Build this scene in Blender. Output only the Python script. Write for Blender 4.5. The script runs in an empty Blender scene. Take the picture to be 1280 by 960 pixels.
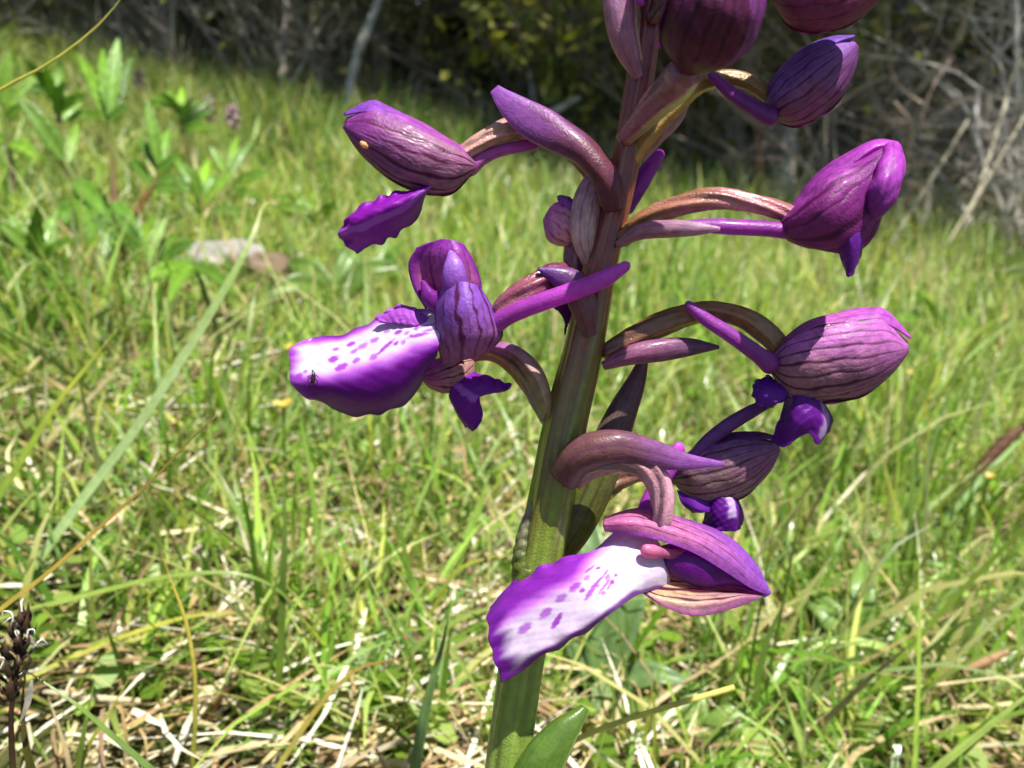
import bpy, math, random
import numpy as np
from mathutils import Vector

R = math.radians
rng = np.random.default_rng(7)
random.seed(7)
scene = bpy.context.scene
col = scene.collection

# ------------------------------------------------------------------ camera
PITCH = R(20.3)
CAM_Z = 0.13
HALF = 0.662                                   # tan of half the horizontal field of view
cam_d = bpy.data.cameras.new('camera')
cam = bpy.data.objects.new('camera', cam_d)
col.objects.link(cam)
cam.location = (0, 0, CAM_Z)
cam.rotation_euler = (math.pi / 2 - PITCH, 0, 0)
cam_d.sensor_width = 36.0
cam_d.lens = 18.0 / HALF
cam_d.clip_start = 0.002
cam_d.clip_end = 2000
cam_d.dof.use_dof = True
cam_d.dof.focus_distance = 0.0752
cam_d.dof.aperture_fstop = cam_d.lens / 0.72   # an opening of 0.72 mm, as on a phone
scene.camera = cam

# ------------------------------------------------------------------ sky, sun, exposure
SUN_EL, SUN_AZ = R(71), R(125)                 # azimuth from +Y, negative = to the left
world = bpy.data.worlds.new('World')
scene.world = world
world.use_nodes = True
wn = world.node_tree.nodes
sky = wn.new('ShaderNodeTexSky')
sky.sky_type = 'NISHITA'
sky.sun_disc = False
sky.sun_elevation = SUN_EL
sky.sun_rotation = SUN_AZ
wn['Background'].inputs['Strength'].default_value = 0.065
world.node_tree.links.new(sky.outputs[0], wn['Background'].inputs[0])
sun_d = bpy.data.lights.new('sun', 'SUN')
sun_d.energy = 5.0
sun_d.angle = R(0.53)
sun_d.color = (1.0, 0.955, 0.88)
sun = bpy.data.objects.new('sun', sun_d)
col.objects.link(sun)
to_sun = Vector((math.sin(SUN_AZ) * math.cos(SUN_EL), math.cos(SUN_AZ) * math.cos(SUN_EL), math.sin(SUN_EL)))
sun.rotation_euler = to_sun.to_track_quat('Z', 'Y').to_euler()
scene.view_settings.view_transform = 'Standard'
scene.view_settings.look = 'None'
scene.view_settings.exposure = 0.84
scene.view_settings.gamma = 1.0
scene.render.engine = 'CYCLES'
scene.cycles.max_bounces = 5
scene.cycles.diffuse_bounces = 3
scene.cycles.glossy_bounces = 2
scene.cycles.transmission_bounces = 2
scene.cycles.use_denoising = True
scene.cycles.use_adaptive_sampling = True
scene.cycles.adaptive_threshold = 0.025

# ------------------------------------------------------------------ helpers
def lin(r, g, b):
    c = np.array([r, g, b], float) / 255.0
    return np.where(c <= 0.04045, c / 12.92, ((c + 0.055) / 1.055) ** 2.4)

def mix(a, b, f):
    f = np.asarray(f, float)[..., None]
    return np.asarray(a) * (1 - f) + np.asarray(b) * f

def sstep(a, b, x):
    t = np.clip((np.asarray(x, float) - a) / (b - a), 0, 1)
    return t * t * (3 - 2 * t)

def wob(x, y, s=0.0):                          # cheap smooth noise, about -1..1
    return (np.sin(x * 1.7 + y * 2.3 + s) + np.sin(x * 3.1 - y * 1.9 + s * 1.7 + 1.3) * 0.6
            + np.sin(x * 5.3 + y * 4.7 + s * 2.3 + 0.4) * 0.4) / 2.0

FWD = np.array([0, math.cos(PITCH), -math.sin(PITCH)])
UP = np.array([0, math.sin(PITCH), math.cos(PITCH)])
RIGHT = np.array([1.0, 0, 0])
CAM = np.array([0, 0, CAM_Z])

def at(px, py, d):
    """a point d metres in front of the lens along the axis"""
    return CAM + FWD * d + RIGHT * ((px - 640) / 640 * HALF * d) + UP * ((480 - py) / 640 * HALF * d)

def ground_z(x, y):
    x = np.asarray(x, float); y = np.asarray(y, float)
    z = -0.176 * 9.0 * np.tanh(x / 9.0)
    z = z + 0.0035 * wob(x * 14, y * 14) * np.clip(np.hypot(x, y) * 3, 0, 1)
    z = z + 0.020 * wob(x * 2.1, y * 2.4, 2.0) * np.clip(np.hypot(x, y) - 0.25, 0, 1)
    return z

def ground_hit(px, py):
    dirv = FWD + RIGHT * ((px - 640) / 640 * HALF) + UP * ((480 - py) / 640 * HALF)
    t = 0.02
    while t < 40:
        p = CAM + dirv * t
        if p[2] < ground_z(p[0], p[1]):
            return p, t
        t *= 1.004
    return CAM + dirv * 40, 40

def catmull(P, n):
    """P (m,k) -> n samples along a centripetal-ish Catmull-Rom through all points"""
    P = np.asarray(P, float)
    if len(P) == 1:
        return np.repeat(P, n, 0)
    if len(P) == 2:
        t = np.linspace(0, 1, n)[:, None]
        return P[0] * (1 - t) + P[1] * t
    d = np.linalg.norm(np.diff(P[:, :min(3, P.shape[1])], axis=0), axis=1) + 1e-9
    s = np.concatenate([[0], np.cumsum(d)])
    m = np.zeros_like(P)
    m[1:-1] = (P[2:] - P[:-2]) / (s[2:] - s[:-2])[:, None]
    m[0] = (P[1] - P[0]) / d[0]
    m[-1] = (P[-1] - P[-2]) / d[-1]
    q = np.linspace(0, s[-1], n)
    i = np.clip(np.searchsorted(s, q, side='right') - 1, 0, len(P) - 2)
    h = d[i]
    t = ((q - s[i]) / h)[:, None]
    h = h[:, None]
    return ((2 * t**3 - 3 * t**2 + 1) * P[i] + (t**3 - 2 * t**2 + t) * h * m[i]
            + (-2 * t**3 + 3 * t**2) * P[i + 1] + (t**3 - t**2) * h * m[i + 1])

def tag(o, label=None, cat=None, group=None, kind=None):
    if label: o['label'] = label
    if cat: o['category'] = cat
    if group: o['group'] = group
    if kind: o['kind'] = kind
    return o

def empty(name, loc=(0, 0, 0), parent=None):
    o = bpy.data.objects.new(name, None)
    o.empty_display_size = 0.01
    col.objects.link(o)
    o.location = loc
    if parent: o.parent = parent
    return o

def mesh_obj(name, V, F, C, mat, parent=None, origin=None, smooth=True):
    """V (n,3) world points, F list/array of faces (all quads or all tris, or mixed list), C (n,3) colours"""
    V = np.asarray(V, float)
    off = np.zeros(3)
    if parent is not None:
        p = parent
        while p is not None:
            off = off + np.array(p.location); p = p.parent
    if origin is not None:
        loc = np.asarray(origin) - off
    else:
        loc = np.zeros(3)
    me = bpy.data.meshes.new(name)
    W = V - off - loc
    if isinstance(F, np.ndarray):
        k = F.shape[1]
        me.vertices.add(len(W)); me.vertices.foreach_set('co', W.astype(np.float32).ravel())
        me.loops.add(F.size); me.loops.foreach_set('vertex_index', F.astype(np.int32).ravel())
        me.polygons.add(len(F))
        me.polygons.foreach_set('loop_start', np.arange(0, F.size, k, dtype=np.int32))
        me.update(calc_edges=True)
    else:
        me.from_pydata(W.tolist(), [], F)
    if smooth:
        me.polygons.foreach_set('use_smooth', np.ones(len(me.polygons), bool))
    if C is not None:
        a = me.color_attributes.new('Col', 'FLOAT_COLOR', 'POINT')
        C = np.asarray(C, float)
        if C.ndim == 1: C = np.repeat(C[None], len(W), 0)
        a.data.foreach_set('color', np.c_[C, np.ones(len(W))].astype(np.float32).ravel())
    me.materials.append(mat)
    o = bpy.data.objects.new(name, me)
    col.objects.link(o)
    if parent is not None: o.parent = parent
    o.location = loc
    return o

def grid_faces(nv, nu, wrap=False):
    i = np.arange(nv - 1)[:, None]
    j = np.arange(nu if wrap else nu - 1)[None, :]
    a = i * nu + j
    b = i * nu + (j + 1) % nu
    c = (i + 1) * nu + (j + 1) % nu
    d = (i + 1) * nu + j
    return np.stack([a, b, c, d], -1).reshape(-1, 4)

# ------------------------------------------------------------------ materials
def plant_mat(name, trans=0.35, rough=0.45, spec=0.4, bump=0.0, bscale=3000, coat=0.0, var=0.0, vscale=900, tint=(1, 1, 1), sss=0.0, dots=0.0):
    m = bpy.data.materials.new(name)
    m.use_nodes = True
    nt = m.node_tree; n = nt.nodes; L = nt.links
    pb = n['Principled BSDF']
    at_ = n.new('ShaderNodeAttribute'); at_.attribute_name = 'Col'
    src = at_.outputs['Color']
    tc = n.new('ShaderNodeTexCoord')
    if var:
        nz = n.new('ShaderNodeTexNoise'); nz.inputs['Scale'].default_value = vscale; nz.inputs['Detail'].default_value = 4
        L.new(tc.outputs['Object'], nz.inputs['Vector'])
        mr = n.new('ShaderNodeMapRange')
        mr.inputs['From Min'].default_value = 0.3; mr.inputs['From Max'].default_value = 0.7
        mr.inputs['To Min'].default_value = 1 - var; mr.inputs['To Max'].default_value = 1 + var
        L.new(nz.outputs['Fac'], mr.inputs['Value'])
        mx = n.new('ShaderNodeMix'); mx.data_type = 'RGBA'; mx.blend_type = 'MULTIPLY'
        mx.inputs['Factor'].default_value = 1
        L.new(src, mx.inputs['A']); L.new(mr.outputs[0], mx.inputs['B'])
        src = mx.outputs['Result']
    L.new(src, pb.inputs['Base Color'])
    pb.inputs['Roughness'].default_value = rough
    pb.inputs['Specular IOR Level'].default_value = spec
    pb.inputs['Coat Weight'].default_value = coat
    pb.inputs['Coat Roughness'].default_value = 0.14
    if sss:
        pb.inputs['Subsurface Weight'].default_value = sss
        pb.inputs['Subsurface Radius'].default_value = (1, 0.4, 0.8)
        pb.inputs['Subsurface Scale'].default_value = 0.0006
    if bump:
        vz = n.new('ShaderNodeTexVoronoi'); vz.inputs['Scale'].default_value = bscale
        L.new(tc.outputs['Object'], vz.inputs['Vector'])
        n2 = n.new('ShaderNodeTexNoise'); n2.inputs['Scale'].default_value = bscale * 0.7; n2.inputs['Detail'].default_value = 3
        L.new(tc.outputs['Object'], n2.inputs['Vector'])
        ad = n.new('ShaderNodeMath'); ad.operation = 'SUBTRACT'
        L.new(n2.outputs['Fac'], ad.inputs[0])
        ml = n.new('ShaderNodeMath'); ml.operation = 'MULTIPLY'; ml.inputs[1].default_value = 0.45
        L.new(vz.outputs['Distance'], ml.inputs[0]); L.new(ml.outputs[0], ad.inputs[1])
        bp = n.new('ShaderNodeBump'); bp.inputs['Strength'].default_value = 1.0; bp.inputs['Distance'].default_value = bump
        L.new(ad.outputs[0], bp.inputs['Height'])
        L.new(bp.outputs[0], pb.inputs['Normal'])
    out = n['Material Output']
    if trans:
        tr = n.new('ShaderNodeBsdfTranslucent')
        tm = n.new('ShaderNodeMix'); tm.data_type = 'RGBA'; tm.blend_type = 'MULTIPLY'; tm.inputs['Factor'].default_value = 1
        L.new(src, tm.inputs['A']); tm.inputs['B'].default_value = (*tint, 1)
        L.new(tm.outputs['Result'], tr.inputs['Color'])
        ms = n.new('ShaderNodeMixShader'); ms.inputs[0].default_value = trans
        L.new(pb.outputs[0], ms.inputs[1]); L.new(tr.outputs[0], ms.inputs[2])
        L.new(ms.outputs[0], out.inputs['Surface'])
    return m

M_PETAL = plant_mat('petal_tissue', 0.40, 0.40, 0.45, 0.00005, 5600, 0.12, 0.14, 1100, (1.45, 0.7, 1.35))
M_SEPAL = plant_mat('sepal_tissue', 0.50, 0.46, 0.45, 0.00005, 5400, 0.08, 0.22, 1500, (1.4, 0.75, 1.3))
M_LIP = plant_mat('lip_tissue', 0.32, 0.46, 0.35, 0.00003, 6000, 0.05, 0.07, 1600, (1.2, 0.85, 1.2))
M_OVARY = plant_mat('ovary_tissue', 0.12, 0.28, 0.6, 0.00007, 6000, 0.50, 0.22, 1100)
M_STEM = plant_mat('stem_tissue', 0.0, 0.36, 0.5, 0.00006, 5000, 0.55, 0.16, 900, sss=0.2)
M_BRACT = plant_mat('bract_tissue', 0.50, 0.36, 0.5, 0.00005, 6000, 0.30, 0.20, 1100, (1.2, 0.9, 1.1))
M_LEAF = plant_mat('orchid_leaf_tissue', 0.30, 0.32, 0.5, 0.00005, 2200, 0.25, 0.15, 600, (1.2, 1.25, 0.5))
M_GRASS = plant_mat('grass_tissue', 0.45, 0.38, 0.45, 0.0, 0, 0.10, 0.0, 1, (1.15, 1.2, 0.55))
M_BLADE = plant_mat('grass_blade_tissue', 0.40, 0.36, 0.5, 0.00004, 1500, 0.15, 0.14, 500, (1.15, 1.2, 0.6))
M_STRAW = plant_mat('dry_straw', 0.18, 0.6, 0.25, 0.0001, 900, 0, 0.2, 300)
M_HERB = plant_mat('herb_leaf_tissue', 0.40, 0.42, 0.45, 0.0003, 400, 0.1, 0.15, 150, (1.15, 1.2, 0.5))
M_BARK = plant_mat('bark', 0.0, 0.9, 0.15, 0.004, 90, 0, 0.35, 40)
M_FOL = plant_mat('tree_foliage', 0.25, 0.55, 0.3, 0, 0, 0, 0, 1, (1.1, 1.2, 0.5))
M_DARK = plant_mat('sedge_scale', 0.05, 0.5, 0.4, 0.0001, 1500, 0.1, 0.3, 900)
M_STONE = plant_mat('limestone', 0.0, 0.85, 0.25, 0.002, 160, 0, 0.25, 60)

# ground: soil with moss and old litter
def ground_mat():
    m = bpy.data.materials.new('meadow_soil')
    m.use_nodes = True
    nt = m.node_tree; n = nt.nodes; L = nt.links
    pb = n['Principled BSDF']; pb.inputs['Roughness'].default_value = 0.95; pb.inputs['Specular IOR Level'].default_value = 0.15
    tc = n.new('ShaderNodeTexCoord')
    def noise(s, d=5):
        z = n.new('ShaderNodeTexNoise'); z.inputs['Scale'].default_value = s; z.inputs['Detail'].default_value = d
        L.new(tc.outputs['Object'], z.inputs['Vector']); return z
    a = noise(9); b = noise(140); c = noise(900, 3)
    r1 = n.new('ShaderNodeValToRGB')
    r1.color_ramp.elements[0].position = 0.35; r1.color_ramp.elements[0].color = (0.045, 0.030, 0.018, 1)
    r1.color_ramp.elements[1].position = 0.68; r1.color_ramp.elements[1].color = (0.13, 0.095, 0.055, 1)
    L.new(b.outputs['Fac'], r1.inputs[0])
    r2 = n.new('ShaderNodeValToRGB')
    r2.color_ramp.elements[0].position = 0.40; r2.color_ramp.elements[0].color = (0, 0, 0, 1)
    r2.color_ramp.elements[1].position = 0.60; r2.color_ramp.elements[1].color = (1, 1, 1, 1)
    L.new(a.outputs['Fac'], r2.inputs[0])
    mx = n.new('ShaderNodeMix'); mx.data_type = 'RGBA'
    L.new(r2.outputs[0], mx.inputs['Factor']); L.new(r1.outputs[0], mx.inputs['A'])
    mx.inputs['B'].default_value = (0.07, 0.085, 0.022, 1)
    L.new(mx.outputs['Result'], pb.inputs['Base Color'])
    bp = n.new('ShaderNodeBump'); bp.inputs['Distance'].default_value = 0.002
    L.new(c.outputs['Fac'], bp.inputs['Height']); L.new(bp.outputs[0], pb.inputs['Normal'])
    return m
M_GROUND = ground_mat()

# ------------------------------------------------------------------ the ground sheet, out to the horizon
def axis(lo, hi, n, p):
    t = np.linspace(-1, 1, n)
    s = np.sign(t) * np.abs(t) ** p
    return np.where(s < 0, -s * lo, s * hi)
gx = axis(-600, 600, 241, 5.0)
gy = axis(-600, 600, 241, 5.0) + 0.3
GX, GY = np.meshgrid(gx, gy)
GV = np.stack([GX, GY, ground_z(GX, GY)], -1).reshape(-1, 3)
tag(mesh_obj('ground', GV, grid_faces(241, 241), None, M_GROUND), kind='structure')

# ================================================================== THE ORCHID
# Modelled in millimetre-scale units u along the picture plane of the plant: x to the right, y downward, depth away.
UNIT = 0.0755 * HALF / 640
def base_depth(py):
    return 0.0700 + 0.0110 * np.clip(np.asarray(py, float), -300, 1300) / 960
def O(p):
    p = np.asarray(p, float)
    d = base_depth(p[..., 1]) + p[..., 2] * UNIT
    return (CAM + FWD * d[..., None] + RIGHT * ((p[..., 0] - 640) / 640 * HALF * d)[..., None]
            + UP * ((480 - p[..., 1]) / 640 * HALF * d)[..., None])

def frames(S):
    T = np.gradient(S, axis=0)
    T /= np.linalg.norm(T, axis=1, keepdims=True) + 1e-12
    F = np.array([0, 0, -1.0])                     # toward the lens
    N1 = np.stack([T[:, 1], -T[:, 0], np.zeros(len(T))], 1)   # rightward travel -> up (y is downward)
    ln = np.linalg.norm(N1, axis=1, keepdims=True)
    N1 = np.where(ln > 0.05, N1 / (ln + 1e-9), np.array([0, -1.0, 0]))
    N2 = np.cross(T, N1)
    N2 *= np.sign((N2 @ F))[:, None] + (np.abs(N2 @ F) < 1e-9)[:, None]
    return T, N1, N2

def shell(name, spine, ru, rd, rz, a0, a1, colf, mat, parent, side=1, nv=70, nu=44, scale=1.0, ridge=None, edge=0.0, closed=False, taper=None, thick=None, push=(0, 0, 0)):
    """part of a tube round a spine: angle 0 faces the lens, 90 up (side=1, rightward travel), radii given along the spine"""
    S = catmull(spine, nv)
    n = len(ru)
    tt = np.linspace(0, 1, nv)
    def prof(r):
        r = np.asarray(r, float)
        q = np.stack([np.linspace(0, 1, len(r)), r], 1)
        m = np.interp(tt, q[:, 0], q[:, 1])
        k = catmull(np.c_[np.linspace(0, 1, len(r)) * 1000, np.zeros(len(r)), np.zeros(len(r)), r], 400)
        return np.interp(tt * 1000, k[:, 0], k[:, 3])
    RU, RD, RZ = prof(ru), prof(rd), prof(rz)
    T, N1, N2 = frames(S)
    N1 = N1 * side
    a = np.radians(np.linspace(a0, a1, nu, endpoint=not closed))
    u = np.linspace(0, 1, nu, endpoint=not closed)
    A, V = np.meshgrid(a, tt)
    U_, _ = np.meshgrid(u, tt)
    sc = np.ones_like(A) * scale
    if edge:
        sc = sc + edge * (np.abs(U_ * 2 - 1) ** 6)
    if ridge is not None:
        sc = sc + ridge(U_, V)
    sn, cs = np.sin(A), np.cos(A)
    up_r = np.where(sn > 0, RU[:, None], RD[:, None])
    P = (S[:, None, :] + N1[:, None, :] * (sn * up_r * sc)[..., None] + N2[:, None, :] * (cs * RZ[:, None] * sc)[..., None])
    P = P + np.array(push, float)
    C = colf(U_, V)
    V3 = O(P).reshape(-1, 3)
    o = mesh_obj(name, V3, grid_faces(nv, nu, closed), C.reshape(-1, 3), mat, parent, origin=V3[:nu].mean(0))
    if thick:
        md = o.modifiers.new('thickness', 'SOLIDIFY'); md.thickness = thick * UNIT; md.offset = -1 if thick > 0 else 1
    return o

def tube(name, spine, r, colf, mat, parent, rz=None, nv=60, nu=28, ridge=None):
    r = [x * {'ovary': 0.86, 'spur': 0.78}.get(name, 1.0) for x in r]
    rz = [x for x in r] if rz is None else list(rz)
    L = np.linalg.norm(np.diff(np.array(spine, float), axis=0), axis=1).sum()
    t = np.linspace(0, 1, 61)
    def capped(v):
        m = np.interp(t, np.linspace(0, 1, len(v)), v)
        for e, tt in ((v[0], t), (v[-1], 1 - t)):
            c = max(min(0.25, e / L), 1e-3)
            m = m * np.sqrt(np.clip(1 - np.clip(1 - tt / c, 0, 1) ** 2, 0.0004, 1))
        return m
    return shell(name, spine, capped(r), capped(r), capped(rz), 0, 360, colf, mat, parent, nv=max(nv, 72), nu=nu, closed=True, ridge=ridge)

def loft(name, curves, colf, mat, parent, nv=80, nu=50, thick=3.0, crinkle=None):
    G = np.stack([catmull(c, nv) for c in curves], 0)       # K, nv, 3
    P = np.stack([catmull(G[:, i], nu) for i in range(nv)], 0)   # nv, nu, 3
    u = np.linspace(0, 1, nu); v = np.linspace(0, 1, nv)
    U_, V = np.meshgrid(u, v)
    if crinkle is not None:
        P = P + crinkle(U_, V)
    C = colf(U_, V)
    V3 = O(P).reshape(-1, 3)
    o = mesh_obj(name, V3, grid_faces(nv, nu), C.reshape(-1, 3), mat, parent, origin=V3[:nu].mean(0))
    md = o.modifiers.new('thickness', 'SOLIDIFY'); md.thickness = thick * UNIT; md.offset = 0
    return o

PUR = lin(150, 40, 178); DEEP = lin(112, 14, 146); VIO = lin(150, 84, 200); MAG = lin(196, 84, 206)
PINK = lin(205, 132, 196); VEIN = lin(92, 30, 62); WHITE = lin(214, 200, 222); MAUVE = lin(176, 96, 160)
OVAL = lin(150, 108, 62); OVAD = lin(104, 62, 56); PALE = lin(222, 190, 208); GRN = lin(112, 128, 40); BRN = lin(98, 62, 58)
CREAM = lin(210, 190, 150)

def veins(U, V, n, w=0.16, s=0.0, sharp=1.0):
    f = U * n + 0.10 * wob(V * 5, U * 3, s) + 0.05 * np.sin(V * 23 + U * 40 + s)
    d = np.abs(f - np.round(f))
    k = np.round(f)
    w = w * (0.75 + 0.35 * np.sin(k * 2.7 + s))                 # every vein its own width
    return 1 - sstep(w * 0.45, w, d)

def sepal_col(base, tip, vein, n=7, s=0.0, vs=0.85, edge=None, ew=0.12, w=0.2, top=None, glow=0.0):
    w = w * 0.78
    base, tip = mix(base, lin(238, 190, 232), np.array(glow)), mix(tip, lin(232, 176, 236), np.array(glow * .8))
    if top is not None: top = mix(top, lin(238, 186, 240), np.array(glow))
    def f(U, V):
        c = mix(base, tip, sstep(0.25, 1.0, V + 0.08 * wob(U * 6, V * 6, s)))
        if top is not None:
            c = mix(c, top, sstep(0.55, 0.9, U + 0.06 * wob(V * 7, U * 3, s)))
        k = veins(U, V, n, w, s) * min(1.0, vs * 1.12) * (1 - 0.45 * sstep(0.6, 1.0, V))
        c = mix(c, vein, k)
        f2 = veins(U + 0.5 / n, V, n, w * 0.5, s + 1.0) * sstep(0.15, 0.4, V) * (1 - sstep(0.7, 0.95, V))   # side veins that start further up
        c = mix(c, vein, f2 * 0.55 * vs)
        fine = veins(U + 0.03 * wob(V * 11, U * 4, s), V, n * 3.7, 0.22, s + 1)
        c = mix(c, vein, fine * 0.14)
        if edge is not None:
            c = mix(c, edge, np.maximum(1 - sstep(0, ew, U), sstep(1 - ew, 1, U)))
        return np.clip(c * (1 + 0.07 * wob(U * 17, V * 19, s))[..., None], 0, 1)
    return f

def vein_ridge(n, s=0.0, h=0.035):
    return lambda U, V: (-0.4 * h * veins(U, V, n, 0.3, s) * np.sin(np.pi * np.clip(V, 0, 1)) + 0.022 * wob(U * 6, V * 7, s)
                         + 0.006 * np.cos(2 * np.pi * n * 3.7 * (U + 0.03 * wob(V * 11, U * 4, s))))

def ov_col(a, b, s=0.0, ribs=6, twist=1.4, hi=None):
    def f(U, V):
        k = 0.5 + 0.5 * np.cos(2 * np.pi * (ribs * 0.5 * U * 2 / 2 + twist * V) * 1.0)
        c = mix(a, b, sstep(0.0, 1.0, V + 0.15 * wob(U * 5, V * 7, s)))
        if hi is not None:
            c = mix(c, hi, sstep(0.45, 1.0, V) * 0.7)
        return np.clip(c * (0.78 + 0.32 * k + 0.1 * wob(U * 13, V * 31, s))[..., None], 0, 1)
    return f
def ov_ridge(ribs=6, twist=1.4, h=0.21):
    return lambda U, V: h * np.cos(2 * np.pi * (ribs * U + twist * V)) + 0.02 * wob(U * 21, V * 40)

def flat(c, amp=0.08, s=0.0, c2=None, streak=0.0):
    def f(U, V):
        k = np.broadcast_to(c, U.shape + (3,)).copy()
        if c2 is not None:
            k = mix(k, c2, sstep(0.1, 0.95, V))
        if streak:
            k = mix(k, k * 0.45, streak * veins(U, V, 9, 0.3, s))
        k = mix(k, k * 0.62, 0.35 * veins(U, V, 13, 0.3, s + 2))
        return np.clip(k * (1 + amp * wob(U * 11, V * 17, s))[..., None], 0, 1)
    return f

stem_pts = [(856, -250, -14), (840, -150, -14), (826, -70, -12), (806, 60, 0), (790, 160, 0), (775, 235, 0), (750, 335, 0), (729, 440, 0), (705, 540, 0),
            (687, 640, 0), (668, 740, 0), (651, 840, 0), (636, 950, 0), (624, 1060, 0)]
# below the frame the stalk runs on down to the soil
base_w = O(np.array([624.0, 1060, 0]))
foot = np.array([base_w[0] - 0.004, base_w[1] + 0.006, float(ground_z(base_w[0] - 0.004, base_w[1] + 0.006)) - 0.004])
orchid = empty('orchid', tuple(foot))
tag(orchid, 'purple wild orchid with hooded flowers on a thick green and brown stem', 'orchid')

def stem_col(U, V):
    c = mix(lin(120, 46, 54), lin(134, 60, 44), sstep(0.1, 0.35, V))
    c = mix(c, lin(116, 104, 44), sstep(0.39, 0.48, V + 0.05 * wob(U * 9, V * 5)))
    c = mix(c, lin(118, 138, 44), sstep(0.47, 0.58, V + 0.06 * wob(U * 8, V * 5)))
    c = mix(c, lin(132, 158, 70), sstep(0.57, 0.68, V))
    st = veins(U, V * 0.3, 11, 0.34, 3.0)
    c = mix(c, c * np.array([0.66, 0.56, 0.6]), st * 0.6)
    c = mix(c, lin(70, 34, 44), veins(U + 0.02 * wob(V * 6, U * 3), V, 23, 0.3, 1.0) * 0.35 * (1 - sstep(0.5, 0.8, V)))
    return np.clip(c * (1 + 0.1 * wob(U * 23, V * 80))[..., None], 0, 1)
S3 = O(catmull(stem_pts, 150))
S3 = np.concatenate([S3, catmull(np.stack([S3[-12], S3[-1], (S3[-1] + foot) / 2 + np.array([-0.0012, 0, 0]), foot]), 50)[22:]], 0)
rad_px = np.interp(np.linspace(0, 1, 150), np.linspace(0, 1, 14), [8, 10, 13, 17, 17.5, 18.5, 22, 25, 27, 28, 28, 27, 27.5, 29])
rad = np.concatenate([rad_px * UNIT * (base_depth(catmull(stem_pts, 150)[:, 1]) / 0.0755), np.linspace(29, 30, len(S3) - 150) * UNIT])
T3 = np.gradient(S3, axis=0); T3 /= np.linalg.norm(T3, axis=1, keepdims=True)
B1 = np.cross(T3, np.array([0, 1.0, 0])); B1 /= np.linalg.norm(B1, axis=1, keepdims=True)
B2 = np.cross(T3, B1)
nu_s = 72
ang = np.linspace(0, 2 * np.pi, nu_s, endpoint=False)
AA, VV = np.meshgrid(ang, np.linspace(0, 1, len(S3)))
UU = AA / (2 * np.pi)
rr = rad[:, None] * (1 + 0.06 * np.cos(5 * AA + VV * 4.0 + np.sin(VV * 9)) + 0.035 * np.cos(7 * AA - VV * 7) + 0.02 * np.cos(13 * AA + 2 * np.sin(VV * 14)) + 0.012 * wob(AA * 2, VV * 30))
SV = S3[:, None, :] + B1[:, None, :] * (np.cos(AA) * rr)[..., None] + B2[:, None, :] * (np.sin(AA) * rr)[..., None]
mesh_obj('stem', SV.reshape(-1, 3), grid_faces(len(S3), nu_s, True), stem_col(UU, VV).reshape(-1, 3), M_STEM, orchid)

def flower(p):
    return empty('flower', tuple(O(np.array(p, float)) - foot), orchid)

def lip_col(white_c=0.5, white_w=0.22, spots=(), edge=DEEP, mid=MAG, tipv=0.86, tipcol=None, wh=WHITE, throat=None):
    def f(U, V):
        wc = white_c(V) if callable(white_c) else white_c
        ww = white_w(V) if callable(white_w) else white_w
        d = np.abs(U - wc + 0.02 * wob(V * 9, U * 5))
        c = mix(wh, mid, sstep(ww * 0.75, ww * 1.35, d))
        c = mix(c, edge, sstep(ww * 1.1, ww * 1.75, d))
        c = mix(c, edge * 0.7, sstep(0.925, 0.965, U + 0.012 * wob(V * 14, U * 3)) * 0.9)
        c = mix(c, tipcol if tipcol is not None else edge, sstep(tipv, tipv + 0.10, V + 0.03 * wob(U * 12, V * 4)))
        for (su, sv, a, b, r) in spots:
            du, dv = U - su, V - sv
            x = du * math.cos(r) + dv * math.sin(r); y = -du * math.sin(r) + dv * math.cos(r)
            k = np.sqrt((x / a) ** 2 + (y / b) ** 2) + 0.18 * wob(U * 60, V * 60, su * 9)
            c = mix(c, lin(160, 60, 190), (1 - sstep(0.6, 1.25, k)) * (0.84 + 0.14 * math.sin(su * 50 + sv * 90)))
        return np.clip(c * (1 + 0.05 * wob(U * 23, V * 29))[..., None], 0, 1)
    return f

def crk(amp=3.0, n=14, s=0.0):
    def f(U, V):
        e = np.abs(U * 2 - 1) ** 5 + 0.6 * sstep(0.86, 1, V)
        w = np.sin(V * n * 2.1 + s + 2 * np.sin(V * n * 0.7 + s)) * e * amp + 0.5 * wob(U * 14, V * 14, s)
        w2 = np.sin(U * n * 1.7 + s) * sstep(0.86, 1, V) * amp
        return np.stack([w2 * 0.5 + 0.3 * w, w * 0.7, w + w2], -1)
    return f

# ---------------- lowest, open flower (hood seen from the side and below, lip swung to the left)
f = flower((815, 640, -30))
# bract that clasps the ovary and ends in a fine point
shell('bract', [(706, 600, -34), (728, 572, -46), (770, 562, -52), (812, 570, -48), (850, 578, -42), (905, 580, -34)],
      [20, 24, 22, 18, 9, .3], [16, 20, 17, 14, 7, .3], [18, 22, 18, 10, 4, .3], -60, 165,
      sepal_col(lin(136, 92, 90), lin(176, 104, 206), lin(110, 54, 110), 6, 2.0, 0.4, top=lin(156, 100, 186)), M_BRACT, f, thick=2.5, ridge=vein_ridge(6, 2, 0.04))
tube('ovary', [(712, 604, -28), (738, 582, -40), (775, 576, -44), (806, 584, -44), (824, 606, -42), (829, 640, -40), (826, 662, -36)],
     [16, 17, 17, 17, 16, 15, 13], ov_col(lin(130, 84, 70), lin(206, 150, 172), 1.0, 6, 2.0), M_OVARY, f, ridge=ov_ridge(6, 2.2))
tube('spur', [(800, 668, -12), (806, 640, 0), (820, 610, 8), (838, 580, 12), (852, 553, 14)], [11, 13, 14, 15, 9, ], flat(lin(170, 60, 190), 0.06, 1.0, lin(204, 96, 214)), M_PETAL, f)
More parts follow.
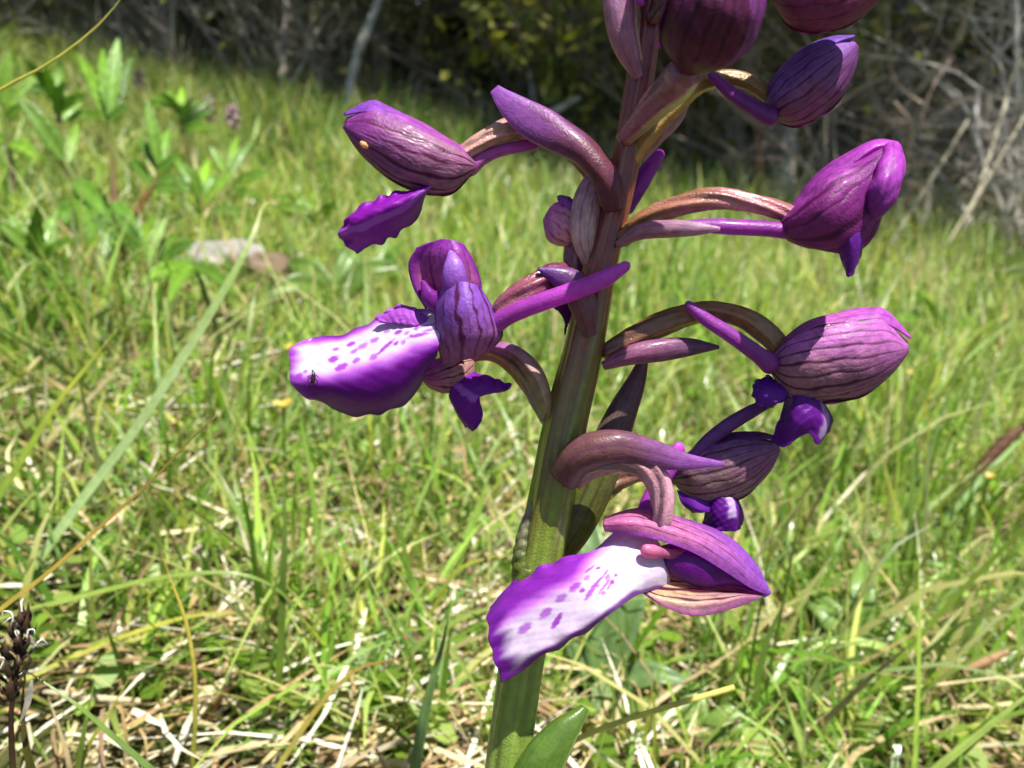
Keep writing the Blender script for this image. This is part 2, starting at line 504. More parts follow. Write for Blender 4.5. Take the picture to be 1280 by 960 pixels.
LIPC = [
    [(796, 652, -8), (764, 668, -6), (738, 690, 2), (700, 700, 14), (660, 717, 22), (630, 738, 26), (611, 757, 22)],
    [(812, 664, -18), (780, 680, -22), (750, 700, -20), (712, 718, -16), (668, 740, -10), (635, 764, -6), (610, 780, -2)],
    [(826, 684, -26), (796, 700, -38), (766, 720, -42), (728, 746, -42), (688, 774, -38), (650, 798, -32), (614, 810, -20)],
    [(834, 712, -32), (806, 724, -48), (782, 740, -58), (752, 765, -62), (714, 790, -60), (670, 814, -52), (621, 832, -38)],
    [(838, 736, -22), (812, 738, -36), (792, 743, -50), (762, 768, -56), (720, 796, -54), (676, 821, -48), (627, 851, -38)],
]
LIPC = [[(x, y, z - 46 * min(1.0, i / 3.0)) for i, (x, y, z) in enumerate(c)] for c in LIPC]      # swung clear of the stem
sp = [(u_, .18 + .82 * v_, a_ * 1.5, b_ * 1.35, r_) for (u_, v_, a_, b_, r_) in
      [(0.62, 0.77, .035, .030, 0), (0.585, 0.62, .034, .028, .2), (0.52, 0.50, .03, .026, 0), (0.48, 0.40, .034, .026, .3), (0.73, 0.58, .05, .018, .5),
      (0.63, 0.33, .055, .016, .6), (0.55, 0.26, .04, .014, .9), (0.58, 0.20, .03, .012, .2), (0.66, 0.24, .05, .013, .7), (0.44, 0.31, .02, .014, 0),
      (0.68, 0.19, .025, .010, 0), (0.34, 0.27, .03, .012, .8), (0.74, 0.27, .02, .010, 0), (0.50, 0.19, .02, .010, .5), (0.38, 0.22, .018, .010, 0), (0.56, 0.37, .02, .012, 0), (0.62, .15, .02, .007, 0), (0.71, .22, .03, .008, .5), (0.60, .28, .02, .010, 0)]]
loft('lip', LIPC, lip_col(lambda V: 0.62 + 0.09 * sstep(0.2, 0.6, V), lambda V: 0.50 - 0.265 * sstep(0.24, 0.52, V), sp, edge=lin(140, 40, 178), mid=lin(206, 120, 226), tipv=0.87, tipcol=lin(116, 30, 152)),
     M_LIP, f, nv=190, nu=120, thick=3.0, crinkle=crk(2.6, 13, 0.4))
# hood: near sepal (roof), back sepal, lower cupped sepal, inner petals, column
loft('sepal', [
    [(757, 648, -24), (778, 640, -22), (806, 636, -20), (856, 650, -20), (906, 672, -22), (938, 703, -26), (958, 736, -30)],
    [(754, 655, -38), (780, 652, -50), (820, 656, -46), (865, 672, -48), (908, 696, -46), (938, 720, -40), (959, 739, -30)],
    [(756, 664, -40), (785, 668, -48), (825, 676, -52), (868, 692, -52), (908, 716, -48), (938, 735, -40), (958, 743, -30)]],
     sepal_col(lin(206, 128, 180), lin(168, 92, 200), lin(112, 30, 70), 4, 4.0, 0.8, edge=lin(166, 74, 190), ew=0.2, w=0.13), M_SEPAL, f, nv=90, nu=60, thick=3)
loft('sepal', [
    [(800, 638, -10), (850, 648, 4), (905, 668, 10), (942, 702, 2), (960, 736, -22)],
    [(800, 640, -26), (850, 652, -24), (906, 673, -26), (940, 706, -28), (962, 742, -30)],
    [(806, 646, -30), (852, 664, -34), (900, 690, -38), (934, 722, -34), (956, 746, -30)]],
     sepal_col(lin(176, 96, 190), lin(164, 96, 220), lin(120, 50, 130), 3, 1.0, 0.3), M_SEPAL, f, nv=70, nu=36, thick=3)
loft('sepal', [
    [(792, 714, -20), (830, 704, 0), (872, 706, 12), (915, 722, 6), (957, 743, -24)],
    [(790, 724, -30), (826, 728, -28), (872, 732, -26), (918, 738, -20), (957, 744, -24)],
    [(794, 733, -44), (828, 748, -56), (874, 753, -58), (920, 747, -48), (957, 744, -26)],
    [(800, 738, -52), (836, 761, -62), (872, 770, -64), (916, 760, -52), (957, 745, -28)]],
     sepal_col(lin(214, 190, 150), lin(186, 130, 170), lin(92, 26, 56), 5, 6.0, 1.0, edge=lin(170, 96, 160), ew=0.16, w=0.36), M_SEPAL, f, nv=90, nu=70, thick=3)
shell('petal', [(826, 696, -26), (850, 704, -34), (880, 712, -34), (912, 722, -30), (948, 738, -26)], [8, 18, 20, 10, 2], [8, 20, 22, 8, 2], [5, 12, 12, 7, 2], 0, 360,
      flat(lin(112, 16, 142), 0.1, 2.0, lin(124, 24, 150)), M_PETAL, f, closed=True)
shell('petal', [(826, 690, 4), (860, 692, 12), (900, 706, 10), (946, 736, -12)], [8, 20, 20, 2], [8, 14, 14, 2], [5, 8, 8, 2], 0, 360,
      flat(lin(150, 50, 160), 0.1, 2.0, lin(124, 24, 150)), M_PETAL, f, closed=True)
tube('column', [(800, 688, -58), (812, 689, -58), (826, 691, -48), (842, 693, -38), (860, 694, -30)], [8.5, 9, 6, 7, 9], flat(lin(210, 130, 170), 0.08, 1.0, lin(176, 70, 136)), M_PETAL, f, nv=40)

# ---------------- generic side-on hood
def hood(f, base, tip, hu, hd, depth, side=1, bend=0.0, cols=None, n=8, s=0.0, far=True, pu=(.10, .62, .88, 1, 1, .97, .82, .56, .10), pd=(.10, .72, .95, 1, 1, .92, .72, .46, .08)):
    b = np.array(base, float); t = np.array(tip, float)
    m = (b + t) / 2 + np.array([0, bend, 0])
    q1 = b * 0.75 + t * 0.25 + np.array([0, bend * 0.75, 0]); q3 = b * 0.25 + t * 0.75 + np.array([0, bend * 0.75, 0])
    sp_ = [b, q1, m, q3, t]
    c1, c2, c3 = cols
    RU = lambda h: [h * k for k in pu]
    RD = lambda h: [h * k for k in pd]
    RZ = lambda h: [h * (a + b) / 2 for a, b in zip(pu, pd)]
    ax = (t - b) / np.linalg.norm(t - b)
    nrm = np.array([ax[1], -ax[0], 0]) * side
    sp_d = [k + nrm * hu * 0.02 * i ** 1.2 + ax * 1.2 * i for i, k in enumerate(sp_)]         # the back sepal ends a little higher and further out
    sp_n = [k - nrm * hd * 0.02 * i + np.array([0, 0, -1.0 * i]) for i, k in enumerate(sp_)]
    sp_f = [k - nrm * hd * 0.03 * i + np.array([0, 0, 1.2 * i]) - ax * 1.5 * i for i, k in enumerate(sp_)]
    shell('sepal', sp_n, RU(hu), RD(hd), RZ(depth), -118, 56, c1, M_SEPAL, f, side, nv=100, nu=80, edge=0.09, ridge=vein_ridge(n, s), thick=1.8)
    shell('sepal', sp_d, RU(hu * 1.04), RD(hd), RZ(depth * .97), 36, 146, c2, M_SEPAL, f, side, nv=80, nu=44, edge=-0.04, ridge=vein_ridge(4, s + 1, 0.02), thick=1.8)
    if far:
        shell('sepal', sp_f, RU(hu), RD(hd), RZ(depth), 122, 284, c3, M_SEPAL, f, side, nv=70, nu=44, edge=0.08, ridge=vein_ridge(n, s + 2), thick=1.8)
    shell('petal', sp_, RU(hu * 0.80), RD(hd * 0.62), RZ(depth * 0.55), 10, 120, flat(lin(150, 60, 160), 0.1, s), M_PETAL, f, side, nv=50, nu=34, thick=1.5)
    shell('petal', sp_, RU(hu * 0.78), RD(hd * 0.62), RZ(depth * 0.55), 100, 200, flat(lin(150, 60, 160), 0.1, s), M_PETAL, f, side, nv=50, nu=34, thick=1.5)

# ---------------- upper left flower
f = flower((588, 196, 0))
hood(f, (596, 208, 0), (431, 152, -6), 34, 44, 36, side=-1, bend=6, n=6, s=1.0, pu=(.10, .55, .74, .90, 1, 1.06, 1.08, .98, .2), pd=(.10, .82, 1.02, 1.04, 1, .88, .68, .44, .10),
     cols=(sepal_col(lin(178, 120, 160), lin(150, 50, 160), lin(110, 26, 84), 6, 1.0, 0.85, w=0.26, edge=lin(170, 90, 180), ew=0.06, glow=.1),
           sepal_col(lin(190, 96, 190), lin(150, 84, 200), lin(140, 50, 150), 4, 0.5, 0.3),
           sepal_col(PINK, PUR, VEIN, 7, 3.0)))
tube('ovary', [(572, 196, 0), (596, 180, 0), (622, 166, 4), (652, 158, 8), (700, 172, 8), (742, 214, 6), (762, 262, 2)], [11, 12, 15, 16, 15, 15, 14], ov_col(lin(196, 150, 140), lin(150, 108, 70), 2.0, 6, 1.6), M_OVARY, f, ridge=ov_ridge(6, 1.8))
tube('spur', [(578, 216, 4), (604, 196, 8), (634, 186, 10), (668, 180, 12), (694, 166, 14), (704, 154, 14)], [18, 13, 10, 10, 8, 5], flat(lin(192, 104, 190), 0.06, 0.5, lin(180, 70, 190)), M_PETAL, f)
shell('bract', [(768, 262, -26), (757, 224, -32), (728, 190, -30), (692, 168, -26), (656, 146, -20), (632, 126, -14), (618, 111, -8)],
      [13, 19, 20, 23, 25, 19, 7], [13, 17, 17, 20, 23, 18, 7], [13, 20, 19, 16, 10, 6, 2], -75, 175,
      sepal_col(lin(128, 70, 84), lin(176, 104, 206), lin(120, 54, 110), 5, 2.0, 0.4, top=lin(196, 120, 206), edge=lin(214, 160, 224), ew=0.06), M_BRACT, f, side=-1, thick=2.5)
loft('lip', [
    [(548, 226, -8), (510, 238, -16), (478, 246, -20), (444, 262, -22), (441, 266, -20)],
    [(540, 232, -22), (506, 250, -34), (476, 262, -38), (446, 274, -34), (428, 280, -24)],
    [(536, 236, -20), (510, 262, -26), (484, 276, -26), (452, 294, -24), (425, 296, -16)],
    [(534, 240, -8), (520, 270, -2), (500, 290, 0), (474, 304, -4), (444, 314, -6)]],
     lip_col(0.48, 0.05, (), edge=lin(136, 16, 164), mid=lin(160, 50, 190), wh=lin(172, 90, 205), tipv=0.93), M_LIP, f, nv=90, nu=70, crinkle=crk(3.4, 12, 1.0))
tube('pollen_mass', [(450, 177, -34), (455, 181, -36), (460, 185, -34)], [2, 4, 2], flat(lin(226, 200, 140), 0.1), M_PETAL, f, nv=14, nu=12)

# ---------------- middle left flower, hood turned to the lens, long spotted lip
f = flower((622, 400, -30))
tube('ovary', [(618, 396, -36), (640, 376, -38), (664, 360, -36), (690, 346, -20), (716, 344, -2)], [13, 16, 17, 18, 16], ov_col(lin(150, 84, 104), lin(120, 52, 70), 3.0, 6, 1.2), M_OVARY, f, ridge=ov_ridge(6, 1.6, 0.16))
tube('spur', [(610, 412, -36), (636, 394, -46), (676, 378, -56), (716, 364, -60), (752, 350, -60), (780, 334, -58), (787, 328, -57)], [16, 15, 15, 15, 15, 14, 7], flat(lin(176, 70, 186), 0.06, 0.5, lin(206, 84, 210)), M_PETAL, f)
shell('bract', [(738, 420, -34), (730, 386, -34), (716, 356, -36), (694, 344, -40), (672, 336, -44)], [8, 16, 20, 14, 2], [8, 16, 18, 14, 2], [8, 14, 14, 10, 2], -80, 200, sepal_col(lin(150, 100, 110), lin(124, 70, 160), lin(90, 40, 100), 5, 1.0, 0.4), M_BRACT, f, side=-1, thick=2.5)
# near lateral sepal: arched sheet with dark veins, lilac highlight coloured into its top
loft('sepal', [
    [(551, 364, -40), (545, 388, -42), (547, 420, -40), (553, 454, -34)],
    [(562, 357, -56), (561, 388, -66), (564, 422, -64), (566, 452, -50)],
    [(580, 353, -60), (585, 386, -74), (590, 418, -70), (588, 447, -54)],
    [(595, 358, -52), (606, 388, -60), (613, 416, -58), (606, 440, -46)],
    [(602, 364, -34), (618, 392, -36), (627, 418, -36), (616, 434, -34)]],
     sepal_col(lin(156, 96, 204), lin(186, 116, 172), lin(92, 24, 70), 5, 2.0, 0.85, w=0.22, edge=lin(140, 40, 160), ew=0.07), M_SEPAL, f, nv=80, nu=64, thick=4)
# back sepal, hollow side to the left
loft('sepal', [
    [(533, 386, -20), (517, 358, -22), (511, 330, -26), (521, 309, -28)],
    [(546, 380, -10), (532, 352, -14), (528, 324, -22), (538, 303, -30)],
    [(562, 374, -20), (552, 346, -30), (550, 318, -38), (556, 299, -36)],
    [(582, 372, -30), (580, 346, -40), (574, 318, -44), (570, 303, -36)],
    [(602, 376, -24), (600, 352, -26), (590, 326, -26), (578, 307, -26)]],
     sepal_col(lin(196, 110, 176), lin(160, 60, 184), lin(110, 24, 100), 6, 3.0, 0.65, edge=lin(140, 40, 164), ew=0.12), M_SEPAL, f, nv=70, nu=60, thick=5)
shell('petal', [(575, 384, -48), (568, 352, -52), (566, 328, -50), (563, 312, -42)], [10, 15, 13, 2], [10, 16, 14, 2], [8, 10, 9, 2], 0, 360, flat(lin(130, 40, 170), 0.1, 1.0, lin(176, 124, 220)), M_PETAL, f, closed=True)
shell('petal', [(592, 400, -34), (566, 384, -36), (540, 372, -34), (528, 352, -26)], [16, 22, 14, 3], [24, 26, 12, 3], [10, 14, 10, 3], 0, 360, flat(lin(120, 20, 140), 0.1, 1.0, lin(130, 36, 150)), M_PETAL, f, closed=True)
LIP2 = [
    [(556, 390, -14), (520, 388, 4), (476, 398, 16), (434, 417, 20), (394, 424, 14), (378, 427, 4)],
    [(552, 400, -30), (516, 404, -14), (474, 414, -6), (432, 430, -4), (392, 438, -6), (362, 441, -8)],
    [(550, 416, -46), (516, 420, -38), (474, 434, -34), (434, 449, -32), (396, 457, -28), (364, 460, -22)],
    [(548, 436, -52), (518, 446, -56), (478, 460, -58), (436, 472, -56), (398, 478, -48), (366, 481, -34)],
    [(542, 450, -40), (520, 468, -48), (490, 489, -50), (446, 497, -50), (408, 494, -42), (384, 497, -30)],
    [(536, 456, -22), (524, 484, -20), (496, 509, -18), (450, 519, -16), (418, 512, -14), (402, 500, -12)]]
sp2 = [(0.36, 0.72, .030, .022, .4), (0.47, 0.66, .030, .026, .9), (0.46, 0.44, .022, .02, .5), (0.40, 0.36, .05, .013, .8), (0.30, 0.52, .022, .024, 0), (0.28, 0.44, .022, .02, 0), (0.27, 0.28, .022, .018, 0),
       (0.32, 0.22, .018, .012, 0), (0.28, 0.16, .022, .012, 0), (0.39, 0.14, .016, .045, 0), (0.27, 0.06, .012, .06, 0), (0.42, 0.24, .02, .012, 0), (0.37, 0.19, .014, .008, 0),
       (0.54, 0.86, .022, .016, 0), (0.51, 0.935, .022, .014, 0), (0.47, 0.90, .014, .010, 0)]
sp2 += [(0.22, .60, .02, .02, 0), (0.33, .58, .02, .016, .4), (0.21, .36, .018, .016, 0), (0.44, .56, .02, .018, 0), (0.24, .70, .016, .016, 0), (.40, .29, .016, .012, 0), (.35, .07, .012, .03, 0)]
sp2 = [(a_, b_, c_ * 1.6, d_ * 1.6, e_) for a_, b_, c_, d_, e_ in sp2]
loft('lip', LIP2, lip_col(lambda V: 0.27 + 0.06 * V, lambda V: 0.20 - 0.02 * V, sp2, edge=lin(112, 10, 146), mid=lin(186, 96, 214), tipv=0.90, tipcol=lin(160, 64, 190)),  # real purple margin, darkened further to hold the lower half's shade
     M_LIP, f, nv=180, nu=130, thick=3.0, crinkle=crk(2.2, 11, 2.0))
loft('lip', [[(540, 402, -20), (516, 384, -8), (500, 382, -4)], [(530, 404, -26), (498, 392, -14), (470, 398, -8)], [(520, 408, -26), (490, 404, -16), (474, 404, -12)]],
     flat(lin(170, 80, 196), 0.1, 1.0), M_LIP, f, nv=40, nu=24, crinkle=crk(2.0, 11, 3.0))

bug_w = O(np.array([[390.0, 462, -52], [392, 468, -54], [391, 476, -54], [389, 482, -52]]))
bug = empty('insect', tuple(bug_w[2]))
tag(bug, 'tiny dark insect sitting near the tip of the long spotted lip', 'insect')
def small_tube(name, W, r, c, parent):
    S_ = catmull(W, 16); rr_ = np.interp(np.linspace(0, 1, 16), np.linspace(0, 1, len(r)), r) * UNIT
    a_ = np.linspace(0, 2 * np.pi, 8, endpoint=False)
    T_ = np.gradient(S_, axis=0); T_ /= np.linalg.norm(T_, axis=1, keepdims=True)
    b_ = np.cross(T_, FWD); b_ /= np.linalg.norm(b_, axis=1, keepdims=True); c_ = np.cross(b_, T_)
    V_ = S_[:, None] + b_[:, None] * (np.cos(a_) * rr_[:, None])[..., None] + c_[:, None] * (np.sin(a_) * rr_[:, None])[..., None]
    mesh_obj(name, V_.reshape(-1, 3), grid_faces(16, 8, True), c, M_OVARY, parent)
small_tube('body', bug_w, [.5, 2.4, 3.0, 2.6, .4], lin(40, 30, 34), bug)
for dx, dy in ((-7, 3), (7, 2), (-7, 9), (6, 9)):
    small_tube('leg', O(np.array([[391.0, 470, -54], [391 + dx * .6, 468 + dy * .6, -55], [391 + dx, 470 + dy, -51]])), [.6, .6, .4], lin(40, 30, 34), bug)

# ---------------- flower behind the middle left one, drooping, partly hidden
f = flower((560, 462, 40))
tube('ovary', [(688, 530, 8), (668, 484, 24), (640, 452, 36), (610, 440, 44), (580, 446, 46)], [11, 15, 15, 12, 11], ov_col(lin(176, 160, 84), lin(150, 84, 84), 4.0, 6, 1.0), M_OVARY, f, ridge=ov_ridge(6, 1.2))
shell('bract', [(688, 540, -4), (676, 506, 0), (656, 468, 8), (632, 444, 20), (606, 434, 34)], [3, 16, 22, 18, 5], [3, 20, 20, 12, 4], [3, 14, 16, 12, 4], 20, 210,
      sepal_col(lin(206, 192, 150), lin(190, 120, 190), lin(150, 90, 130), 5, 1.0, 0.4, top=lin(196, 140, 210)), M_BRACT, f, side=-1, thick=2)
hood(f, (592, 452, 36), (526, 470, 20), 20, 24, 26, side=-1, bend=6, n=5, s=2.0,
     cols=(sepal_col(lin(200, 160, 150), lin(200, 110, 190), lin(96, 30, 60), 5, 2.0, 0.9), sepal_col(MAG, MAG, VEIN, 3, 1.0, 0.4), sepal_col(PINK, PUR, VEIN, 5, 3.0)))
loft('lip', [[(574, 458, 24), (596, 466, 18), (620, 474, 14), (639, 482, 14)], [(568, 470, 14), (590, 478, 2), (612, 488, 2), (636, 488, 8)], [(564, 486, 8), (582, 500, -2), (592, 500, -2), (604, 486, 4)],
             [(562, 494, 12), (572, 512, 4), (584, 526, 4), (602, 528, 10)], [(564, 500, 20), (574, 520, 14), (584, 534, 14), (598, 538, 16)]],
     lip_col(0.5, 0.05, (), edge=lin(120, 20, 156), mid=lin(150, 60, 190), wh=lin(176, 96, 214), tipv=0.96), M_LIP, f, nv=70, nu=70, crinkle=crk(2.6, 10, 1.0))

# ---------------- small flower half hidden behind the stem, seen from behind
f = flower((712, 280, 40))
shell('sepal', [(728, 292, 30), (712, 282, 22), (696, 272, 20), (686, 266, 24)], [14, 30, 30, 14], [14, 28, 30, 14], [10, 20, 18, 8], -110, 110,
      sepal_col(lin(238, 206, 200), lin(214, 140, 214), lin(140, 70, 120), 7, 2.0, 0.6, edge=PUR, ew=0.06), M_SEPAL, f, side=-1, nv=60, nu=60, ridge=vein_ridge(7, 2.0, 0.08), thick=2.5)
loft('petal', [[(722, 286, 10), (708, 268, 8), (694, 244, 14)], [(726, 282, 6), (716, 262, 4), (704, 244, 10)], [(732, 280, 10), (726, 262, 10), (718, 250, 16)]],
     flat(lin(170, 84, 196), 0.15, 1.0), M_PETAL, f, nv=40, nu=30, crinkle=crk(3.0, 12, 1.0))
shell('bract', [(736, 330, 0), (730, 296, -6), (734, 256, 0), (748, 222, 8), (764, 200, 16)], [6, 14, 17, 14, 3], [6, 14, 16, 12, 3], [6, 12, 12, 10, 3], -95, 95,
      sepal_col(lin(232, 206, 200), lin(214, 180, 232), lin(150, 96, 120), 5, 1.0, 0.5), M_BRACT, f, nv=60, nu=40, thick=2)
tube('ovary', [(752, 372, 10), (730, 348, 24), (722, 318, 32), (724, 292, 36)], [13, 17, 20, 16], ov_col(lin(130, 70, 90), lin(160, 100, 120), 5.0), M_OVARY, f, ridge=ov_ridge())
loft('lip', [[(706, 392, 20), (690, 380, 10), (678, 350, 2)], [(708, 404, 22), (700, 384, 12), (696, 346, 4)], [(706, 418, 26), (716, 386, 18), (722, 346, 12)]],
     flat(lin(112, 20, 150), 0.15, 1.0), M_LIP, f, nv=50, nu=30, crinkle=crk(3.0, 9, 1.0))
tube('spur', [(776, 268, 24), (792, 242, 30), (808, 216, 36), (822, 196, 40), (829, 188, 42)], [14, 15, 15, 13, 7], flat(lin(140, 36, 160), 0.06, 0.5, lin(160, 50, 176)), M_PETAL, f)

# ---------------- right flower with the closed striped hood
f = flower((970, 450, 0))
hood(f, (962, 456, 0), (1134, 432, -4), 48, 48, 42, side=1, bend=2, n=9, s=3.0, pu=(.10, .58, .84, .98, 1.02, 1.04, 1.0, .86, .10), pd=(.10, .84, 1.04, 1.06, 1.05, 1, .82, .5, .06),
     cols=(sepal_col(lin(176, 130, 140), lin(172, 96, 166), lin(92, 34, 64), 9, 3.0, 0.85, w=0.24, top=lin(206, 110, 206), glow=.2),  # upper part tinted brighter, its sunlit top put into the colour
           sepal_col(lin(206, 120, 200), lin(196, 100, 206), lin(150, 60, 150), 5, 0.5, 0.5),
           sepal_col(PINK, PUR, VEIN, 7, 3.0)))
tube('ovary', [(752, 446, 4), (780, 430, 2), (830, 404, 0), (880, 390, 0), (926, 396, 0), (960, 418, 0), (980, 440, 0)], [15, 17, 17, 15, 15, 17, 15],
     ov_col(lin(128, 84, 70), lin(140, 100, 52), 6.0, 6, 1.2), M_OVARY, f, ridge=ov_ridge(6, 1.4, 0.10))
tube('spur', [(972, 462, -20), (946, 442, -24), (912, 418, -26), (884, 400, -26), (864, 384, -26), (857, 377, -26)], [20, 14, 13, 12, 11, 6], flat(lin(150, 64, 160), 0.06, 0.5, lin(166, 70, 180)), M_PETAL, f)
shell('bract', [(754, 458, -16), (786, 446, -18), (826, 438, -14), (866, 434, -8), (898, 434, -4)], [4, 12, 13, 10, .4], [3, 9, 12, 9, .4], [4, 10, 11, 7, .4], -110, 80,
      sepal_col(lin(176, 110, 150), lin(130, 90, 140), lin(96, 50, 90), 4, 1.0, 0.5), M_BRACT, f, nv=60, nu=40, thick=2)
loft('lip', [[(962, 470, 0), (948, 474, -6), (940, 486, -6)], [(976, 482, -14), (956, 492, -22), (944, 502, -14)], [(990, 488, -12), (972, 504, -22), (956, 510, -14)]],
     flat(lin(104, 24, 160), 0.1, 1.0), M_LIP, f, nv=40, nu=30, crinkle=crk(3.0, 9, 1.0))
loft('lip', [[(988, 484, 4), (976, 520, 0), (964, 552, 2)], [(996, 484, -16), (990, 524, -26), (982, 559, -16)], [(1006, 486, -20), (1004, 524, -32), (998, 546, -24)],
             [(1014, 488, -18), (1016, 520, -30), (1012, 542, -24)], [(1020, 492, -12), (1030, 522, -20), (1022, 556, -16)], [(1024, 496, 4), (1040, 526, 2), (1030, 546, 2)]],
     lip_col(0.80, 0.07, [(0.80, 0.35, .03, .06, 0), (0.72, 0.5, .03, .06, 0), (0.88, 0.5, .03, .05, 0)], edge=lin(100, 14, 140), mid=lin(130, 50, 170), wh=lin(180, 150, 200), tipv=0.8), M_LIP, f, nv=70, nu=60, crinkle=crk(1.6, 7, 2.0))

# ---------------- flower behind it, lower right
f = flower((860, 600, 60))
hood(f, (842, 598, 60), (972, 556, 50), 32, 42, 36, side=1, bend=4, n=9, s=5.0,
     cols=(sepal_col(lin(176, 156, 130), lin(170, 100, 164), lin(84, 40, 70), 9, 5.0, 0.8, w=0.24, top=lin(150, 90, 160), glow=.1),
           sepal_col(lin(120, 66, 140), lin(130, 66, 150), VEIN, 5, 0.5, 0.5), sepal_col(PINK, PUR, VEIN, 7, 3.0)))
tube('ovary', [(728, 640, 20), (770, 600, 50), (810, 588, 64), (850, 596, 66)], [14, 15, 14, 13], ov_col(lin(128, 100, 60), lin(140, 90, 90), 7.0), M_OVARY, f, ridge=ov_ridge())
tube('spur', [(858, 584, 36), (880, 556, 34), (910, 532, 34), (944, 512, 34), (972, 500, 34)], [9, 11, 12, 11, 6], flat(lin(130, 76, 156), 0.1, 0.5, lin(120, 60, 150)), M_PETAL, f)
loft('lip', [[(846, 612, 44), (852, 628, 40), (866, 640, 40)], [(868, 622, 36), (872, 636, 32), (880, 640, 34)], [(888, 626, 44), (892, 634, 40), (890, 640, 40)]], flat(lin(110, 30, 160), 0.1, 1.0), M_LIP, f, nv=30, nu=24)
loft('lip', [[(884, 622, 50), (882, 640, 46), (874, 668, 46)], [(896, 622, 34), (896, 642, 28), (898, 664, 32)], [(912, 622, 32), (916, 640, 26), (916, 664, 32)], [(922, 624, 48), (928, 642, 44), (926, 662, 46)]],
     lip_col(0.66, 0.08, (), edge=lin(100, 20, 140), mid=lin(140, 60, 180), wh=lin(196, 170, 216), tipv=0.55), M_LIP, f, nv=50, nu=44, crinkle=crk(1.6, 6, 1.0))

# ---------------- right upper flower, folded magenta hood
f = flower((988, 282, -50))
tube('ovary', [(772, 304, -8), (800, 280, -22), (846, 258, -36), (894, 248, -46), (940, 254, -50), (978, 264, -52), (996, 274, -52)], [12, 14, 15, 15, 14, 13, 12],
     ov_col(lin(150, 106, 60), lin(186, 120, 130), 8.0, 6, 2.0), M_OVARY, f, ridge=ov_ridge(6, 2.6, 0.16))
tube('spur', [(994, 290, -58), (960, 286, -58), (920, 284, -58), (880, 282, -56), (850, 282, -54), (838, 280, -52)], [14, 13, 13, 13, 10, 5], flat(lin(160, 60, 170), 0.06, 0.5, lin(166, 76, 180)), M_PETAL, f)
shell('bract', [(772, 306, -20), (800, 290, -34), (838, 286, -48), (880, 286, -62), (900, 286, -68)], [3, 9, 10, 8, .4], [3, 8, 9, 7, .4], [3, 8, 9, 6, .4], -120, 70, sepal_col(lin(190, 140, 160), lin(206, 170, 200), lin(150, 80, 130), 4, 1.0, 0.4), M_BRACT, f, nv=50, nu=30, thick=2)
shell('sepal', [(984, 288, -54), (1006, 280, -66), (1040, 262, -74), (1078, 232, -72), (1106, 200, -64), (1120, 184, -58)], [14, 26, 36, 32, 18, 5], [12, 40, 58, 44, 22, 5], [10, 26, 34, 28, 16, 5], -100, 110,
      sepal_col(lin(160, 60, 150), lin(140, 36, 150), lin(96, 16, 84), 6, 3.0, 0.75, w=0.26, top=lin(196, 90, 204)), M_SEPAL, f, nv=90, nu=64, ridge=lambda U, V: vein_ridge(6, 3.0, 0.07)(U, V) + 0.05 * wob(U * 4, V * 6, 2.0), thick=2.2)  # darker lower face and bright upper rim: shade and light put into the colour
shell('sepal', [(990, 274, -40), (1020, 256, -34), (1060, 222, -36), (1096, 190, -46), (1122, 186, -54)], [10, 24, 26, 16, 6], [10, 22, 24, 18, 6], [10, 26, 28, 20, 6], 20, 200,
      sepal_col(lin(170, 70, 180), lin(196, 84, 206), lin(130, 40, 140), 4, 1.0, 0.3), M_SEPAL, f, nv=70, nu=40, thick=3)
shell('sepal', [(1116, 184, -66), (1116, 204, -88), (1109, 230, -100), (1097, 257, -96), (1086, 278, -84)], [8, 13, 15, 13, 2], [9, 14, 17, 15, 2], [6, 11, 13, 11, 2], -110, 110,
      sepal_col(lin(196, 84, 206), lin(150, 50, 170), lin(120, 30, 130), 4, 2.0, 0.4), M_SEPAL, f, nv=70, nu=50, thick=2.2, ridge=lambda U, V: 0.09 * wob(U * 5, V * 8, 1.0))
loft('lip', [[(1046, 282, -84), (1048, 312, -84), (1057, 338, -78)], [(1062, 276, -98), (1062, 312, -98), (1061, 346, -84)], [(1076, 272, -98), (1074, 304, -96), (1066, 342, -84)], [(1090, 266, -84), (1082, 298, -82), (1072, 328, -78)]],
     flat(lin(116, 30, 160), 0.12, 1.0), M_LIP, f, nv=50, nu=36, thick=2, crinkle=crk(1.5, 8, 1.0))
shell('petal', [(1000, 290, -50), (1040, 276, -56), (1080, 250, -54), (1108, 214, -52)], [12, 24, 22, 10], [12, 30, 30, 14], [8, 18, 16, 8], 0, 360, flat(lin(120, 16, 130), 0.1, 1.0), M_PETAL, f, closed=True)

# ---------------- top right bud
f = flower((968, 140, 0))
hood(f, (958, 142, 0), (1068, 54, -4), 34, 38, 34, side=1, bend=4, n=8, s=6.0,
     cols=(sepal_col(lin(150, 90, 120), lin(130, 64, 150), lin(96, 34, 84), 8, 6.0, 0.8, w=0.24, top=lin(150, 96, 196), glow=.1),
           sepal_col(lin(170, 110, 206), lin(130, 84, 190), lin(110, 60, 160), 5, 0.5, 0.5), sepal_col(PINK, PUR, VEIN, 7, 3.0)))
tube('ovary', [(790, 206, -6), (806, 176, -10), (838, 136, -8), (876, 104, -4), (920, 98, 0), (952, 112, 0), (966, 124, 0)], [8, 13, 15, 14, 13, 13, 12], ov_col(lin(176, 140, 70), lin(130, 100, 50), 9.0, 6, 1.0), M_OVARY, f, ridge=ov_ridge(6, 1.2, 0.08))
shell('bract', [(800, 200, -4), (818, 168, -2), (842, 140, 4), (862, 116, 8)], [2, 6, 7, 2], [4, 12, 14, 3], [3, 10, 10, 3], -130, 60, sepal_col(lin(190, 150, 160), lin(200, 180, 190), lin(130, 80, 100), 4, 1.0, 0.4), M_BRACT, f, nv=50, nu=30, thick=2)
